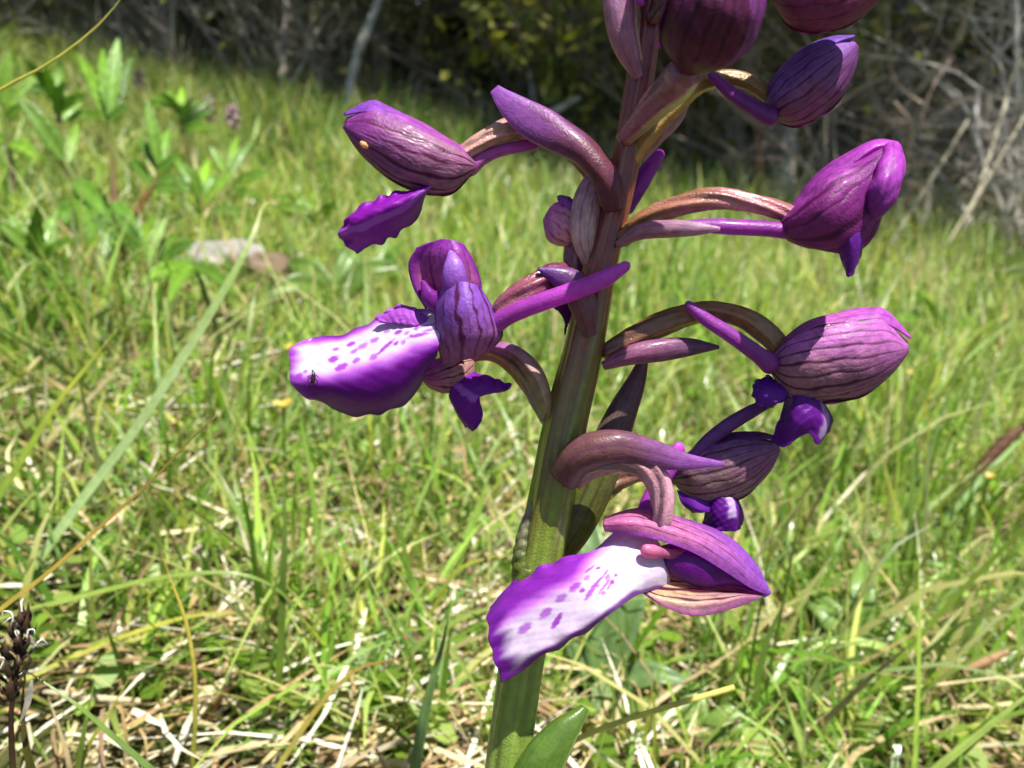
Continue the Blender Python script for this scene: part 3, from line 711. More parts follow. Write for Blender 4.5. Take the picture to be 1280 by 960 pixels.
tube('spur', [(972, 152, -22), (944, 136, -26), (916, 118, -28), (896, 100, -28), (886, 90, -28)], [20, 15, 13, 11, 6], flat(lin(124, 50, 140), 0.06, 0.5, lin(140, 50, 156)), M_PETAL, f)

# ---------------- dark bud that leans toward the lens, top
f = flower((828, 134, -60))
tube('ovary', [(776, 178, -22), (794, 158, -40), (820, 130, -80), (846, 104, -120), (862, 80, -150)], [12, 18, 22, 26, 26], ov_col(lin(150, 90, 110), lin(140, 84, 110), 3.0, 6, 0.6, ), M_OVARY, f, ridge=ov_ridge(6, 0.8, 0.05))
hood(f, (858, 92, -150), (916, -70, -190), 62, 50, 54, side=-1, bend=0, n=7, s=2.5,
     cols=(sepal_col(lin(112, 40, 80), lin(100, 30, 90), lin(70, 12, 46), 7, 2.5, 0.7, w=0.28), sepal_col(lin(150, 80, 150), lin(140, 60, 150), VEIN, 4, 0.5, 0.4), sepal_col(lin(150, 80, 150), PUR, VEIN, 7, 3.0)))
tube('spur', [(868, 60, -110), (848, 58, -90), (832, 56, -76), (822, 55, -70)], [10, 10, 9, 5], flat(lin(190, 60, 190), 0.06), M_PETAL, f)

# ---------------- bud cut by the top edge of the view, right
f = flower((972, 4, -60))
hood(f, (966, -4, -60), (1110, -34, -80), 30, 46, 40, side=1, bend=6, n=7, s=4.5,
     cols=(sepal_col(lin(150, 70, 120), lin(160, 80, 120), lin(110, 24, 76), 7, 4.5, 0.5), sepal_col(PINK, PUR, VEIN, 4, 0.5, 0.4), sepal_col(PINK, PUR, VEIN, 7, 3.0)))
tube('ovary', [(812, 30, -16), (850, -20, -30), (900, -44, -46), (950, -24, -58), (974, -6, -60)], [11, 14, 14, 14, 13], ov_col(OVAD, OVAL, 2.0), M_OVARY, f, ridge=ov_ridge())

# ---------------- uppermost left flower: bract, ovary and hood above the view
f = flower((786, 80, -10))
shell('bract', [(798, 96, -16), (786, 70, -24), (776, 36, -28), (772, 0, -28), (770, -40, -24), (776, -90, -10)], [4, 13, 16, 16, 12, 2], [4, 13, 16, 18, 14, 2], [4, 12, 14, 14, 12, 2], -110, 100,
      sepal_col(lin(200, 150, 176), lin(206, 160, 220), lin(150, 90, 140), 5, 1.0, 0.4), M_BRACT, f, side=1, nv=60, nu=40, thick=2)
tube('ovary', [(802, 80, -6), (792, 40, -8), (786, 0, -10), (770, -50, -14), (738, -84, -18)], [10, 13, 13, 13, 12], ov_col(lin(200, 160, 140), OVAL, 4.0), M_OVARY, f, ridge=ov_ridge())
hood(f, (748, -78, -18), (640, -150, -20), 38, 40, 36, side=-1, bend=4, n=7, s=1.5,
     cols=(sepal_col(PINK, PUR, VEIN, 7, 1.5), sepal_col(MAG, VIO, VEIN, 4, 0.5, 0.4), sepal_col(PINK, PUR, VEIN, 7, 3.0)))
tube('spur', [(764, -74, -30), (786, -40, -38), (798, -8, -42), (802, 8, -44)], [12, 11, 10, 6], flat(lin(190, 60, 190), 0.06), M_PETAL, f)

# ---------------- closed spike-tip buds, added above the view to shade the dark bud
for i, (bx, by, bz, tx, ty, tz, hh) in enumerate([(846, -130, -40, 930, -190, -130, 40), (850, -170, 20, 930, -250, 70, 34), (846, -190, -20, 800, -290, -70, 32), (858, -230, 0, 890, -340, 0, 28)]):
    f = flower((bx, by, bz))
    tube('ovary', [(836, by + 40, -14), ((836 + bx) / 2, by + 14, bz * .6 - 8), (bx, by, bz)], [8, 11, 11], ov_col(OVAD, OVAL, i), M_OVARY, f, nv=24, ridge=ov_ridge())
    hood(f, (bx, by, bz), (tx, ty, tz), hh, hh, hh, side=1, n=7, s=i, cols=tuple(sepal_col(lin(150, 70, 120), lin(140, 60, 130), VEIN, k, i, .6) for k in (7, 4, 7)))

# ---------------- bracts and leaves on the stem itself
shell('bract', [(690, 704, 22), (716, 662, 26), (744, 600, 32), (772, 530, 40), (796, 476, 46), (806, 444, 48)], [16, 24, 24, 20, 14, 3], [14, 22, 24, 20, 13, 3], [10, 16, 16, 13, 9, 3], -80, 110,
      sepal_col(lin(110, 122, 50), lin(130, 84, 112), lin(80, 50, 50), 6, 1.0, 0.5), M_BRACT, orchid, side=1, nv=80, nu=44, thick=2.5)
shell('bract', [(668, 742, -14), (654, 716, -10), (654, 682, -6), (660, 650, -4), (668, 630, -6)], [18, 12, 9, 6, 2], [22, 18, 12, 6, 2], [22, 16, 12, 8, 2], -100, 120,
      sepal_col(lin(118, 136, 56), lin(176, 166, 150), lin(80, 96, 40), 5, 2.0, 0.4), M_BRACT, orchid, side=1, nv=60, nu=40, thick=2.5, ridge=lambda U, V: 0.12 * wob(U * 4, V * 24))
shell('leaf', [(636, 1080, -22), (660, 1010, -34), (682, 956, -36), (704, 920, -30), (722, 898, -24), (730, 886, -18)], [28, 33, 34, 30, 21, 4], [28, 32, 32, 28, 19, 4], [24, 26, 24, 20, 14, 4], -50, 165,
      sepal_col(lin(98, 132, 46), lin(92, 122, 50), lin(70, 96, 34), 9, 2.0, 0.35, edge=lin(170, 186, 130), ew=0.05), M_LEAF, orchid, side=1, nv=70, nu=50, thick=3)

# ================================================================== SINGLE GRASS BLADES, STALKS AND TWIGS THAT STAND OUT
def to_soil(P, sink=0.004):
    """carry a run of points on, bending down, until it enters the soil"""
    P = [np.asarray(p, float) for p in P]
    d = P[-1] - P[-2]; d /= np.linalg.norm(d)
    step = 0.008
    for _ in range(60):
        if P[-1][2] < ground_z(P[-1][0], P[-1][1]) - sink: break
        d = d + np.array([0, 0, -0.10]); d /= np.linalg.norm(d)
        P.append(P[-1] + d * step)
    return P

def ribbon(P, W, fold=0.25, n=40, face=None):
    """leaf blade along world points P with widths W (m): V-shaped cross-section of three points"""
    S = catmull(np.array(P), n)
    w = np.interp(np.linspace(0, 1, n), np.linspace(0, 1, len(W)), W)
    T = np.gradient(S, axis=0); T /= np.linalg.norm(T, axis=1, keepdims=True)
    view = ((CAM - S) / np.linalg.norm(CAM - S, axis=1, keepdims=True) + np.array([0, .25, .9])) if face is None else np.repeat(np.array(face, float)[None], n, 0)
    N = view - (view * T).sum(1, keepdims=True) * T
    N /= np.linalg.norm(N, axis=1, keepdims=True) + 1e-9
    B = np.cross(T, N)
    V = np.stack([S - B * w[:, None] * .5, S - B * w[:, None] * .22 - N * w[:, None] * fold * .3, S - N * w[:, None] * fold * .5,
                  S + B * w[:, None] * .22 - N * w[:, None] * fold * .3, S + B * w[:, None] * .5], 1)
    return V.reshape(-1, 3), grid_faces(n, 5), S

def rod(P, W, n=40, k=8, rough=0.0, seed=0.0):
    S = catmull(np.array(P), n)
    w = np.interp(np.linspace(0, 1, n), np.linspace(0, 1, len(W)), W) * .5
    T = np.gradient(S, axis=0); T /= np.linalg.norm(T, axis=1, keepdims=True)
    ref = np.where(np.abs(T[:, 2:3]) > 0.9, np.array([1.0, 0, 0]), np.array([0, 0, 1.0]))
    B = np.cross(T, ref); B /= np.linalg.norm(B, axis=1, keepdims=True)
    N = np.cross(B, T)
    a = np.linspace(0, 2 * np.pi, k, endpoint=False)
    rr = w[:, None] * (1 + rough * wob(a[None] * 1.3, np.arange(n)[:, None] * 0.9, seed))
    V = S[:, None] + B[:, None] * (np.cos(a) * rr)[..., None] + N[:, None] * (np.sin(a) * rr)[..., None]
    return V.reshape(-1, 3), grid_faces(n, k, True), S

def along(n, k, *cols):
    """colours along a strip of n rows, k points each"""
    t = np.linspace(0, 1, n)
    C = np.stack([np.interp(t, np.linspace(0, 1, len(cols)), [c[i] for c in cols]) for i in range(3)], 1)
    C = np.repeat(C, k, 0)
    return C

def blade(pts, wpx, cols, label, name='grass_stalk', cat='grass stalk', group=None, kind='leaf', soil=True, rough=0.0, mat=None, tipw=0.05, basew=0.7, sharp=True, fold=0.25):
    """pts: tip first, (x, y, metres from the lens)"""
    P = [at(*p) for p in pts]
    n0 = len(P)
    if soil: P = to_soil(P)
    dmean = np.mean([p[2] for p in pts])
    w = wpx * dmean * HALF / 640
    if kind == 'leaf':
        W = [w * tipw, w * 0.55, w * 0.9, w, w, w, w * 0.9, w * basew]
        V, F, S = ribbon(P, W, n=48, fold=fold); C = along(48, 5, *cols)
        o = mesh_obj(name, V, F, C, mat or M_BLADE, origin=S[-1])
        md = o.modifiers.new('thickness', 'SOLIDIFY'); md.thickness = w * 0.06; md.offset = 0
    else:
        W = [w * (tipw if sharp else 0.8), w * .8, w * .95, w, w, w]
        V, F, S = rod(P, W, n=48, k=10, rough=rough); C = along(48, 10, *cols)
        # close the ends
        o = mesh_obj(name, V, F, C, mat or M_BLADE, origin=S[-1])
    tag(o, label, cat, group)
    return o

G1 = lin(124, 150, 58); G2 = lin(146, 170, 74); G3 = lin(176, 188, 140); YG = lin(190, 188, 76); STR = lin(206, 190, 150); BRO = lin(150, 104, 44); GD = lin(84, 110, 40)
blade([(176, -40, .112), (150, 0, .112), (118, 36, .111), (60, 80, .109), (0, 112, .107)], 6.5, [lin(190, 186, 90), lin(168, 170, 60), G1], 'thin yellow green stalk arching above the leafy herb', 'grass_stalk', 'grass stalk', kind='rod')
blade([(272, 518, .100), (240, 548, .100), (190, 600, .100), (140, 645, .100), (60, 716, .099), (0, 762, .098)], 7.5, [lin(130, 96, 56), lin(176, 150, 66), lin(170, 166, 66), G1, G1], 'grass blade with a brown dried tip, yellow below', tipw=0.15)
blade([(350, 250, .21), (330, 256, .205), (318, 290, .20), (290, 345, .195), (236, 435, .19), (170, 535, .185), (100, 628, .18), (40, 712, .176)], 12, [lin(196, 190, 120), lin(150, 176, 96), lin(160, 182, 120), lin(160, 182, 120), lin(166, 190, 130), G2], 'broad pale grass blade with bent dry tip, rising past the stone', fold=0.45)
blade([(146, 412, .17), (110, 456, .17), (66, 512, .168), (24, 580, .166), (-20, 650, .164)], 9, [YG, lin(150, 170, 60), G1, G1], 'straight yellow green grass blade below the leafy herb')
blade([(156, 450, .24), (120, 490, .24), (60, 552, .236), (10, 640, .232)], 8, [STR, lin(190, 180, 130), lin(160, 160, 90)], 'dry straw coloured grass blade beside the broad pale blade', cat='grass stalk')
blade([(386, 838, .15), (384, 800, .15), (368, 760, .15), (340, 732, .149), (290, 716, .147), (200, 722, .144), (100, 746, .141), (0, 772, .138)], 7.5, [GD, G1, G2, lin(160, 170, 90), lin(196, 196, 150), lin(206, 206, 166)], 'long arching blade bowed right over, pale at the near end')
blade([(345, 770, .16), (300, 766, .16), (240, 770, .158), (170, 790, .156), (90, 822, .154), (30, 850, .15)], 7, [lin(130, 140, 60), YG, lin(180, 180, 90), lin(170, 170, 80)], 'low arching yellowish blade under the bowed blade')
blade([(201, 688, .125), (214, 726, .125), (232, 776, .125), (243, 840, .125), (244, 900, .126), (240, 962, .128)], 6, [lin(206, 186, 90), lin(190, 180, 80), lin(150, 160, 60), G1], 'slender upright stalk with a straw yellow tip', 'grass_stalk', 'grass stalk', kind='rod')
blade([(355, 586, .15), (356, 660, .15), (353, 740, .15), (349, 840, .152), (338, 930, .156)], 9, [G1, GD, G1, lin(130, 160, 60)], 'upright dark green grass blade standing by the arching blade')
blade([(440, 668, .18), (420, 730, .18), (404, 800, .182), (388, 850, .184), (368, 930, .19)], 9, [YG, G1, G1, G2], 'upright green grass blade with pale tip left of the broad green blades')
blade([(612, 592, .21), (598, 636, .208), (580, 680, .205), (548, 745, .20), (510, 826, .196), (474, 896, .192), (446, 944, .19)], 18, [G2, lin(140, 172, 70), G2, lin(130, 164, 66), G1], 'broad bright green blade leaning beside the orchid stem', fold=0.5)
blade([(668, 612, .22), (640, 640, .218), (606, 672, .215), (566, 720, .21), (536, 780, .206), (500, 880, .20)], 12, [G1, G2, G2, G1], 'narrow green blade leaning against the broad bright blade', fold=0.5)
blade([(640, 692, .17), (600, 700, .172), (570, 714, .174), (548, 750, .176)], 6, [YG, lin(170, 180, 70), G2], 'small curved yellow blade arching toward the orchid stem')
blade([(560, 774, .125), (552, 810, .125), (540, 852, .125), (528, 906, .126), (518, 965, .128)], 15, [lin(120, 146, 80), lin(116, 150, 90), lin(110, 146, 80), G1], 'blue green blade rising beside the orchid stem base', fold=0.5)
blade([(516, 820, .135), (486, 826, .135), (452, 834, .135), (422, 856, .134), (396, 886, .133), (366, 930, .132)], 7.5, [lin(150, 120, 66), lin(176, 156, 76), lin(170, 172, 84), G2], 'curving blade with brown flecked tip')
blade([(918, 859, .102), (890, 867, .102), (862, 875, .102), (820, 888, .103), (776, 902, .105), (730, 920, .108)], 9, [lin(226, 222, 130), lin(210, 210, 110), lin(110, 128, 60), lin(90, 112, 50), G1], 'low stalk with a pale yellow tip behind the orchid leaf', 'grass_stalk', 'grass stalk', kind='rod', sharp=False)
blade([(1236, 576, .27), (1204, 600, .268), (1147, 645, .264), (1066, 712, .258), (990, 762, .25), (915, 812, .242), (850, 858, .236)], 10, [G2, lin(140, 168, 84), lin(130, 162, 80), G2, G2], 'long straight green blade slanting across behind the lowest flower')
blade([(1320, 844, .14), (1280, 872, .139), (1230, 912, .138), (1176, 956, .137), (1130, 1000, .136)], 11, [G2, lin(150, 172, 80), G2, G1], 'green blade slanting low across the corner grass, stiff and straight')
blade([(1000, 818, .19), (1018, 808, .19), (1044, 800, .19), (1086, 804, .192), (1124, 816, .196), (1142, 836, .20), (1146, 872, .205)], 13, [lin(226, 236, 190), lin(206, 226, 150), G2, G1, G1], 'folded grass blade with a pale shining tip bent over', fold=0.6)
blade([(974, 520, .34), (972, 600, .34), (976, 680, .342), (986, 760, .346), (996, 830, .35)], 6, [GD, GD, G1, G1], 'thin dark upright grass stem beyond the lower right flowers', 'grass_stalk', 'grass stalk', kind='rod')
blade([(1084, 670, .26), (1080, 720, .26), (1070, 780, .262), (1064, 820, .265)], 8, [GD, lin(96, 110, 50), G1], 'short dark grass stem crossing the long straight blade', 'grass_stalk', 'grass stalk', kind='rod')
blade([(1158, 616, .3), (1152, 670, .3), (1140, 720, .302), (1132, 800, .305)], 10, [GD, G1, G1], 'dark green blade upright behind the long straight blade')
blade([(1128, 560, .30), (1126, 640, .30), (1124, 720, .30), (1120, 800, .305)], 13, [G2, G2, G1], 'soft green upright blade in the right hand grass')
blade([(1010, 735, .2), (1000, 780, .2), (980, 850, .2), (940, 930, .2), (910, 980, .2)], 7, [GD, GD, G1], 'thin dark blade curving down between the lower grasses')
blade([(830, 440, .55), (815, 530, .55), (805, 600, .56), (800, 640, .57)], 30, [G2, lin(130, 168, 80), G2], 'wide soft green blade just behind the orchid stem')
blade([(1262, 880, .2), (1240, 920, .2), (1226, 960, .2), (1216, 1000, .2)], 10, [G2, G1, G1], 'short upright blade crossing the corner blade')
blade([(60, 700, .17), (110, 640, .172), (80, 690, .17), (20, 748, .168)][2:] + [(-30, 800, .166)], 9, [GD, G1], 'dark green blade under the brown tipped blade', soil=True)
blade([(26, 834, .1), (60, 856, .1), (100, 884, .1), (146, 924, .101), (196, 968, .103)], 10, [G1, lin(120, 150, 80), G1, G1], 'green blade slanting down beside the dark sedge spike', fold=0.5)
blade([(118, 850, .115), (110, 890, .115), (102, 930, .116), (96, 970, .118)], 8, [G2, G1, G1], 'short green blade crossing the slanting blade by the sedge')
blade([(160, 850, .118), (136, 892, .118), (112, 930, .118), (96, 975, .12)], 7, [YG, G1, G1], 'short yellow tipped blade near the sedge spike')
blade([(60, 870, .13), (72, 905, .13), (84, 945, .131), (92, 985, .133)], 6, [STR, STR, lin(180, 160, 120)], 'dry straw stem standing by the sedge spike', 'straw_stem', 'straw')
blade([(150, 875, .14), (156, 910, .14), (158, 950, .142)], 6, [lin(200, 160, 90), STR, STR], 'short tan straw standing in the litter', 'straw_stem', 'straw')
blade([(300, 838, .15), (276, 872, .15), (254, 904, .151), (234, 945, .152), (216, 985, .153)], 10, [lin(110, 70, 60), lin(120, 90, 50), GD, G1], 'reddish brown grass blade slanting over the pale litter')
blade([(388, 822, .16), (376, 860, .16), (366, 910, .162), (356, 970, .165)], 10, [lin(140, 160, 90), lin(110, 150, 90), lin(110, 150, 80)], 'grey green upright blade by the pale litter')

# dry stalks and twigs
blade([(237, 537, .30), (275, 561, .30), (330, 599, .30), (378, 630, .30), (440, 664, .30), (500, 700, .31)], 9, [lin(66, 56, 46), lin(56, 48, 40)], 'dark bare twig leaning in the grass', 'twig', 'twig', kind='rod', soil=True, rough=0.25, mat=M_STRAW, sharp=False)
blade([(501, 634, .27), (496, 700, .27), (493, 760, .272), (490, 822, .275)], 11, [lin(190, 174, 140), STR, lin(190, 170, 130)], 'pale dry upright straw behind the broad green blades', 'straw_stem', 'straw', kind='rod', rough=0.2, mat=M_STRAW, sharp=False)
blade([(148, 640, .24), (162, 680, .24), (186, 738, .24), (206, 768, .242), (216, 822, .245), (220, 862, .25)], 11, [STR, lin(216, 206, 176), STR, lin(170, 150, 120)], 'pale bent straw behind the slender stalk', 'straw_stem', 'straw', kind='rod', rough=0.2, mat=M_STRAW, sharp=False)
blade([(386, 690, .26), (370, 730, .26), (346, 770, .26), (322, 824, .262)], 12, [lin(196, 184, 170), lin(206, 190, 176), lin(170, 150, 130)], 'grey pink dry straw leaning by the bowed blade', 'straw_stem', 'straw', kind='rod', rough=0.2, mat=M_STRAW, sharp=False)

def lying(px_pts, wpx, cols, label, lift=0.004, name='dry_twig', cat='twig', rough=0.25):
    P = []; ds = []
    for q in px_pts:
        p, d = ground_hit(*q); ds.append(d)
        P.append(p + np.array([0, 0, lift]))
    w = wpx * np.mean(ds) * HALF / 640
    V, F, S = rod(P, [w * .7, w, w * .95, w * .7], n=40, k=9, rough=rough, seed=wpx)
    tag(mesh_obj(name, V, F, along(40, 9, *cols), M_STRAW, origin=S[0]), label, cat)
lying([(260, 884), (326, 912), (378, 936), (430, 950)], 10, [STR, lin(214, 204, 180), STR], 'pale dry twig lying on the litter among the thin blades')
lying([(396, 892), (456, 910), (530, 924), (612, 936)], 13, [lin(206, 192, 166), lin(222, 212, 190), STR], 'thick bleached twig lying left of the orchid stem base')
lying([(60, 884), (120, 892), (180, 896)], 9, [lin(190, 176, 150), STR], 'short pale twig lying behind the sedge spike')
lying([(716, 766), (780, 792), (836, 806)], 9, [STR, lin(190, 170, 120)], 'straw lying behind the lip of the lowest flower', 0.02, 'straw_stem', 'straw')
lying([(570, 744), (620, 742), (660, 748)], 9, [lin(170, 150, 120), STR], 'dull straw lying behind the orchid stem', 0.012, 'straw_stem', 'straw')
lying([(790, 920), (830, 916), (880, 918)], 15, [lin(130, 90, 74), lin(150, 110, 90)], 'reddish brown dead leaf stalk beside the orchid leaf', 0.006, 'dead_stalk', 'stalk')
lying([(1180, 920), (1210, 906), (1236, 892)], 12, [lin(160, 120, 92), lin(170, 136, 104)], 'tan red dead stalk in the corner grass', 0.02, 'dead_stalk', 'stalk')

# ---------------- dark sedge spike
sd = 0.095
sr = empty('sedge', tuple(to_soil([at(22, 900, sd), at(20, 960, sd)])[-1]))
tag(sr, 'dark brown sedge spike with white bristly scales on a green stem', 'sedge')
P = to_soil([at(30, 770, sd), at(26, 800, sd), at(20, 850, sd), at(14, 890, sd), at(16, 960, sd)])
V, F, S = rod(P, [.0004, .0006, .0008, .0012, .0014, .0014, .0014], n=40, k=10)
mesh_obj('stem', V, F, along(40, 10, lin(60, 40, 30), lin(60, 40, 30), lin(120, 130, 40), G1, G1), M_BLADE, sr)
k_ = 0
for i in range(34):
    t = i / 33.0
    cx, cy = np.interp(t, [0, .5, 1], [30, 20, 12]), np.interp(t, [0, 1], [775, 880])
    wd = np.interp(t, [0, .2, .6, 1], [4, 11, 15, 9])
    a = i * 2.4
    u = sd * HALF / 640
    c0 = at(cx, cy, sd)
    out = RIGHT * math.cos(a) + FWD * math.sin(a)
    b0 = c0 + out * wd * u * 0.35
    L = (30 + 12 * math.sin(i * 3.1)) * u
    tipp = b0 + UP * L * .8 + out * wd * u * (0.9 + 0.5 * math.sin(i * 1.7))
    midp = b0 + UP * L * .4 + out * wd * u * 0.9
    V, F, S = ribbon([b0, midp, tipp], [u * 5, u * 11, u * 6, u * .6], n=10, face=tuple(out), fold=-0.6)
    o = mesh_obj('scale', V, F, along(10, 5, lin(34, 22, 20), lin(56, 36, 30), lin(96, 70, 52)), M_DARK, sr)
    if i % 3 == 1 and t < .8:
        e = tipp + out * 6 * u + UP * 2 * u
        V, F, S = rod([midp, tipp, e + RIGHT * u * 5 * math.sin(i), e + out * 4 * u - UP * 5 * u], [u * 2, u * 2.6, u * 1.8, u * .6], n=12, k=6)
        mesh_obj('bristle', V, F, lin(226, 222, 214), M_STRAW, sr)
for (pts, w) in (([(22, 780, sd), (40, 800, sd), (58, 812, sd + .003)], 6), ([(40, 850, sd), (34, 880, sd), (24, 905, sd)], 8)):
    V, F, S = ribbon([at(*p) for p in pts], [w * u * .3, w * u, w * u * .8, w * u * .2], n=14)
    mesh_obj('bract', V, F, along(14, 5, lin(150, 150, 140), lin(120, 110, 90)), M_DARK, sr)
blade([(30, 850, .098), (28, 890, .098), (34, 940, .098), (48, 990, .1)], 13, [lin(90, 50, 30), GD, GD, G1], 'dark bladed sedge leaf with a brown tip beside its spike', 'sedge_grass', 'sedge', fold=0.6)

# ---------------- leafy herbs on the left
def herb_leaf(P0, P1, w, root, c, sag=0.06, n=22, teeth=7):
    P0 = np.asarray(P0); P1 = np.asarray(P1)
    L = np.linalg.norm(P1 - P0)
    m = (P0 + P1) / 2 + np.array([0, 0, sag * L])
    S = catmull(np.stack([P0, m, P1]), n)
    t = np.linspace(0, 1, n)
    ww = w * (np.sin(np.pi * np.clip(t * 0.96 + 0.04, 0, 1) ** 0.85) ** 0.8) * (1 + 0.10 * np.sign(np.sin(t * teeth * 2 * np.pi)))
    T = np.gradient(S, axis=0); T /= np.linalg.norm(T, axis=1, keepdims=True)
    view = CAM - S + np.array([0, 0, 0.15])
    N = view - (view * T).sum(1, keepdims=True) * T; N /= np.linalg.norm(N, axis=1, keepdims=True)
    B = np.cross(T, N)
    q = [-.5, -.25, 0, .25, .5]
    V = np.stack([S + B * (ww * k)[:, None] + N * (abs(k) * ww * 0.35)[:, None] for k in q], 1)
    C = np.repeat(c[None], n * 5, 0) * (1 + 0.1 * rng.standard_normal((n * 5, 1)))
    C.reshape(n, 5, 3)[:, 2] *= 1.25
    o = mesh_obj('leaf', V.reshape(-1, 3), grid_faces(n, 5), np.clip(C, 0, 1), M_HERB, root, origin=P0)
    md = o.modifiers.new('thickness', 'SOLIDIFY'); md.thickness = w * 0.03; md.offset = 0

HL = lin(138, 178, 56); HD = lin(92, 136, 46)
def herb(stem_px, depth, leaves, label, stemcol, wpx=9):
    pts = [at(x, y, depth) for x, y in stem_px]
    P = to_soil(pts)
    root = empty('leafy_herb', tuple(P[-1]))
    tag(root, label, 'herb', 'leafy herbs in the meadow')
    u = depth * HALF / 640
    V, F, S = rod(P, [wpx * u * .6, wpx * u, wpx * u], n=30, k=8)
    mesh_obj('stem', V, F, along(30, 8, G1, stemcol, stemcol), M_HERB, root)
    for (x0, y0, x1, y1, w, dd) in leaves:
        w = w * 1.02
        herb_leaf(at(x0, y0, depth), at(x1, y1, depth + dd), w * u, root, mix(HL, HD, np.array(rng.random())) * (.7 + .5 * rng.random()))
herb([(139, 146), (140, 190), (143, 250), (150, 330)], .42, [(138, 148, 148, 46, 20, .01), (140, 146, 166, 70, 17, .02), (138, 150, 128, 60, 17, .03), (139, 152, 160, 130, 12, 0), (137, 156, 96, 66, 16, .05), (142, 250, 184, 330, 22, -.02), (143, 260, 128, 335, 20, -.02), (148, 300, 120, 372, 20, -.03)],
     'tall leafy herb with reddish stem and upright toothed leaves', lin(150, 110, 90))
herb([(78, 196), (96, 232), (110, 280), (120, 340)], .46, [(80, 202, 20, 116, 22, -.01), (80, 200, 60, 150, 14, .03), (92, 226, 142, 280, 24, -.02), (96, 236, 128, 332, 24, -.04), (84, 204, 102, 150, 14, .02), (100, 250, 60, 300, 20, -.03), (110, 290, 70, 350, 20, -.02)],
     'leafy herb with long drooping toothed leaves beside the tall one', lin(110, 96, 60))
herb([(200, 208), (196, 226), (180, 250), (160, 280)], .5, [(199, 208, 183, 122, 16, 0), (199, 210, 212, 160, 14, .02), (198, 214, 170, 170, 12, .02), (196, 220, 226, 190, 12, 0), (190, 236, 240, 240, 14, .0), (190, 232, 160, 200, 14, .03)],
     'small leafy herb with pinkish stem behind the tall one', lin(170, 100, 80), 8)
herb([(6, 140), (8, 170), (18, 240), (26, 300)], .5, [(4, 134, 12, 64, 18, 0), (4, 130, -20, 70, 18, .02), (8, 140, 46, 96, 14, .01), (8, 150, 30, 130, 14, 0), (10, 170, -30, 190, 16, 0), (12, 180, 50, 200, 18, -.02)],
     'leafy herb with bright yellow green leaves beside the drooping one', lin(100, 80, 60))
herb([(286, 220), (288, 240), (292, 270)], .62, [(286, 222, 262, 182, 12, 0), (286, 222, 316, 176, 12, .02), (288, 224, 296, 170, 12, .03), (286, 228, 222, 226, 14, -.02), (288, 232, 340, 214, 12, .0), (290, 240, 330, 250, 12, -.03)],
     'low leafy herb spreading behind the pale stone', lin(120, 130, 60), 7)
herb([(238, 330), (246, 340), (252, 356)], .33, [(200, 328, 246, 300, 16, 0), (238, 330, 300, 372, 18, -.02), (236, 332, 176, 352, 18, -.02), (240, 330, 210, 380, 18, -.03)],
     'low leafy herb in front of the pale stone', lin(120, 130, 60), 7)
herb([(468, 350), (470, 362), (476, 392)], .50, [(468, 356, 506, 300, 16, 0), (468, 356, 488, 290, 14, .02), (468, 360, 430, 330, 14, .02), (470, 362, 520, 340, 16, 0), (470, 364, 440, 380, 16, -.03)],
     'low leafy herb with bright blades left of the open middle flower', lin(120, 130, 60), 7)
herb([(1222, 590), (1226, 610), (1234, 650)], .40, [(1222, 596, 1190, 520, 16, 0), (1222, 598, 1256, 540, 14, .02), (1224, 602, 1290, 600, 18, -.02), (1224, 604, 1270, 640, 18, -.03), (1224, 604, 1180, 610, 16, -.02)],
     'low leafy herb at the far right of the grass near the seed stalk', lin(120, 130, 60), 7)
herb([(1006, 470), (1008, 480), (1012, 520)], .7, [(1006, 474, 1080, 444, 14, 0), (1080, 446, 1150, 436, 18, .0), (1008, 478, 1060, 492, 16, -.02), (1006, 476, 970, 450, 14, 0)],
     'low leafy herb behind the striped closed hood', lin(120, 130, 60), 7)

def herb_at(x, y, d, s, label, seed):
    g_ = np.random.default_rng(seed)
    lv = []
    for k in range(9):
        a = -math.pi / 2 + (k - 4) * .33 + g_.normal(0, .12)
        yy = y + s * (.1 + .09 * k) * (1 if k % 2 else .8)
        L = s * (.75 + .4 * g_.random())
        lv.append((x, yy, x + math.cos(a) * L, yy + math.sin(a) * L * (.9 if k not in (0, 8) else .2), s * .22, g_.normal(0, .02)))
    herb([(x, y), (x + 4, y + s * .5), (x + 8, y + s * 1.1)], d, lv, label, lin(140, 120, 70), 7)
for (x, y, d, s, t_) in [(44, 300, .36, 90, 'bushy leafy herb below the one with drooping leaves'), (176, 300, .40, 80, 'leafy herb with spread leaves at the foot of the tall one'), (20, 400, .32, 90, 'bushy leafy herb low beside the straight yellow green blade'),
                         (100, 400, .33, 80, 'low leafy herb beside the broad pale blade'), (250, 230, .55, 60, 'small leafy herb behind the stone, next to the spreading one'), (70, 110, .62, 60, 'small pale leafy herb behind the tall one and the bright one'), (225, 130, .75, 50, 'small far leafy herb on the slope behind the pinkish stemmed one'),
                         (390, 260, .62, 60, 'leafy herb on the slope behind the upper left lip'), (1180, 400, .6, 70, 'leafy herb under the folded magenta hood toward the straws')]:
    herb_at(x, y, d, s, t_, int(x + y))

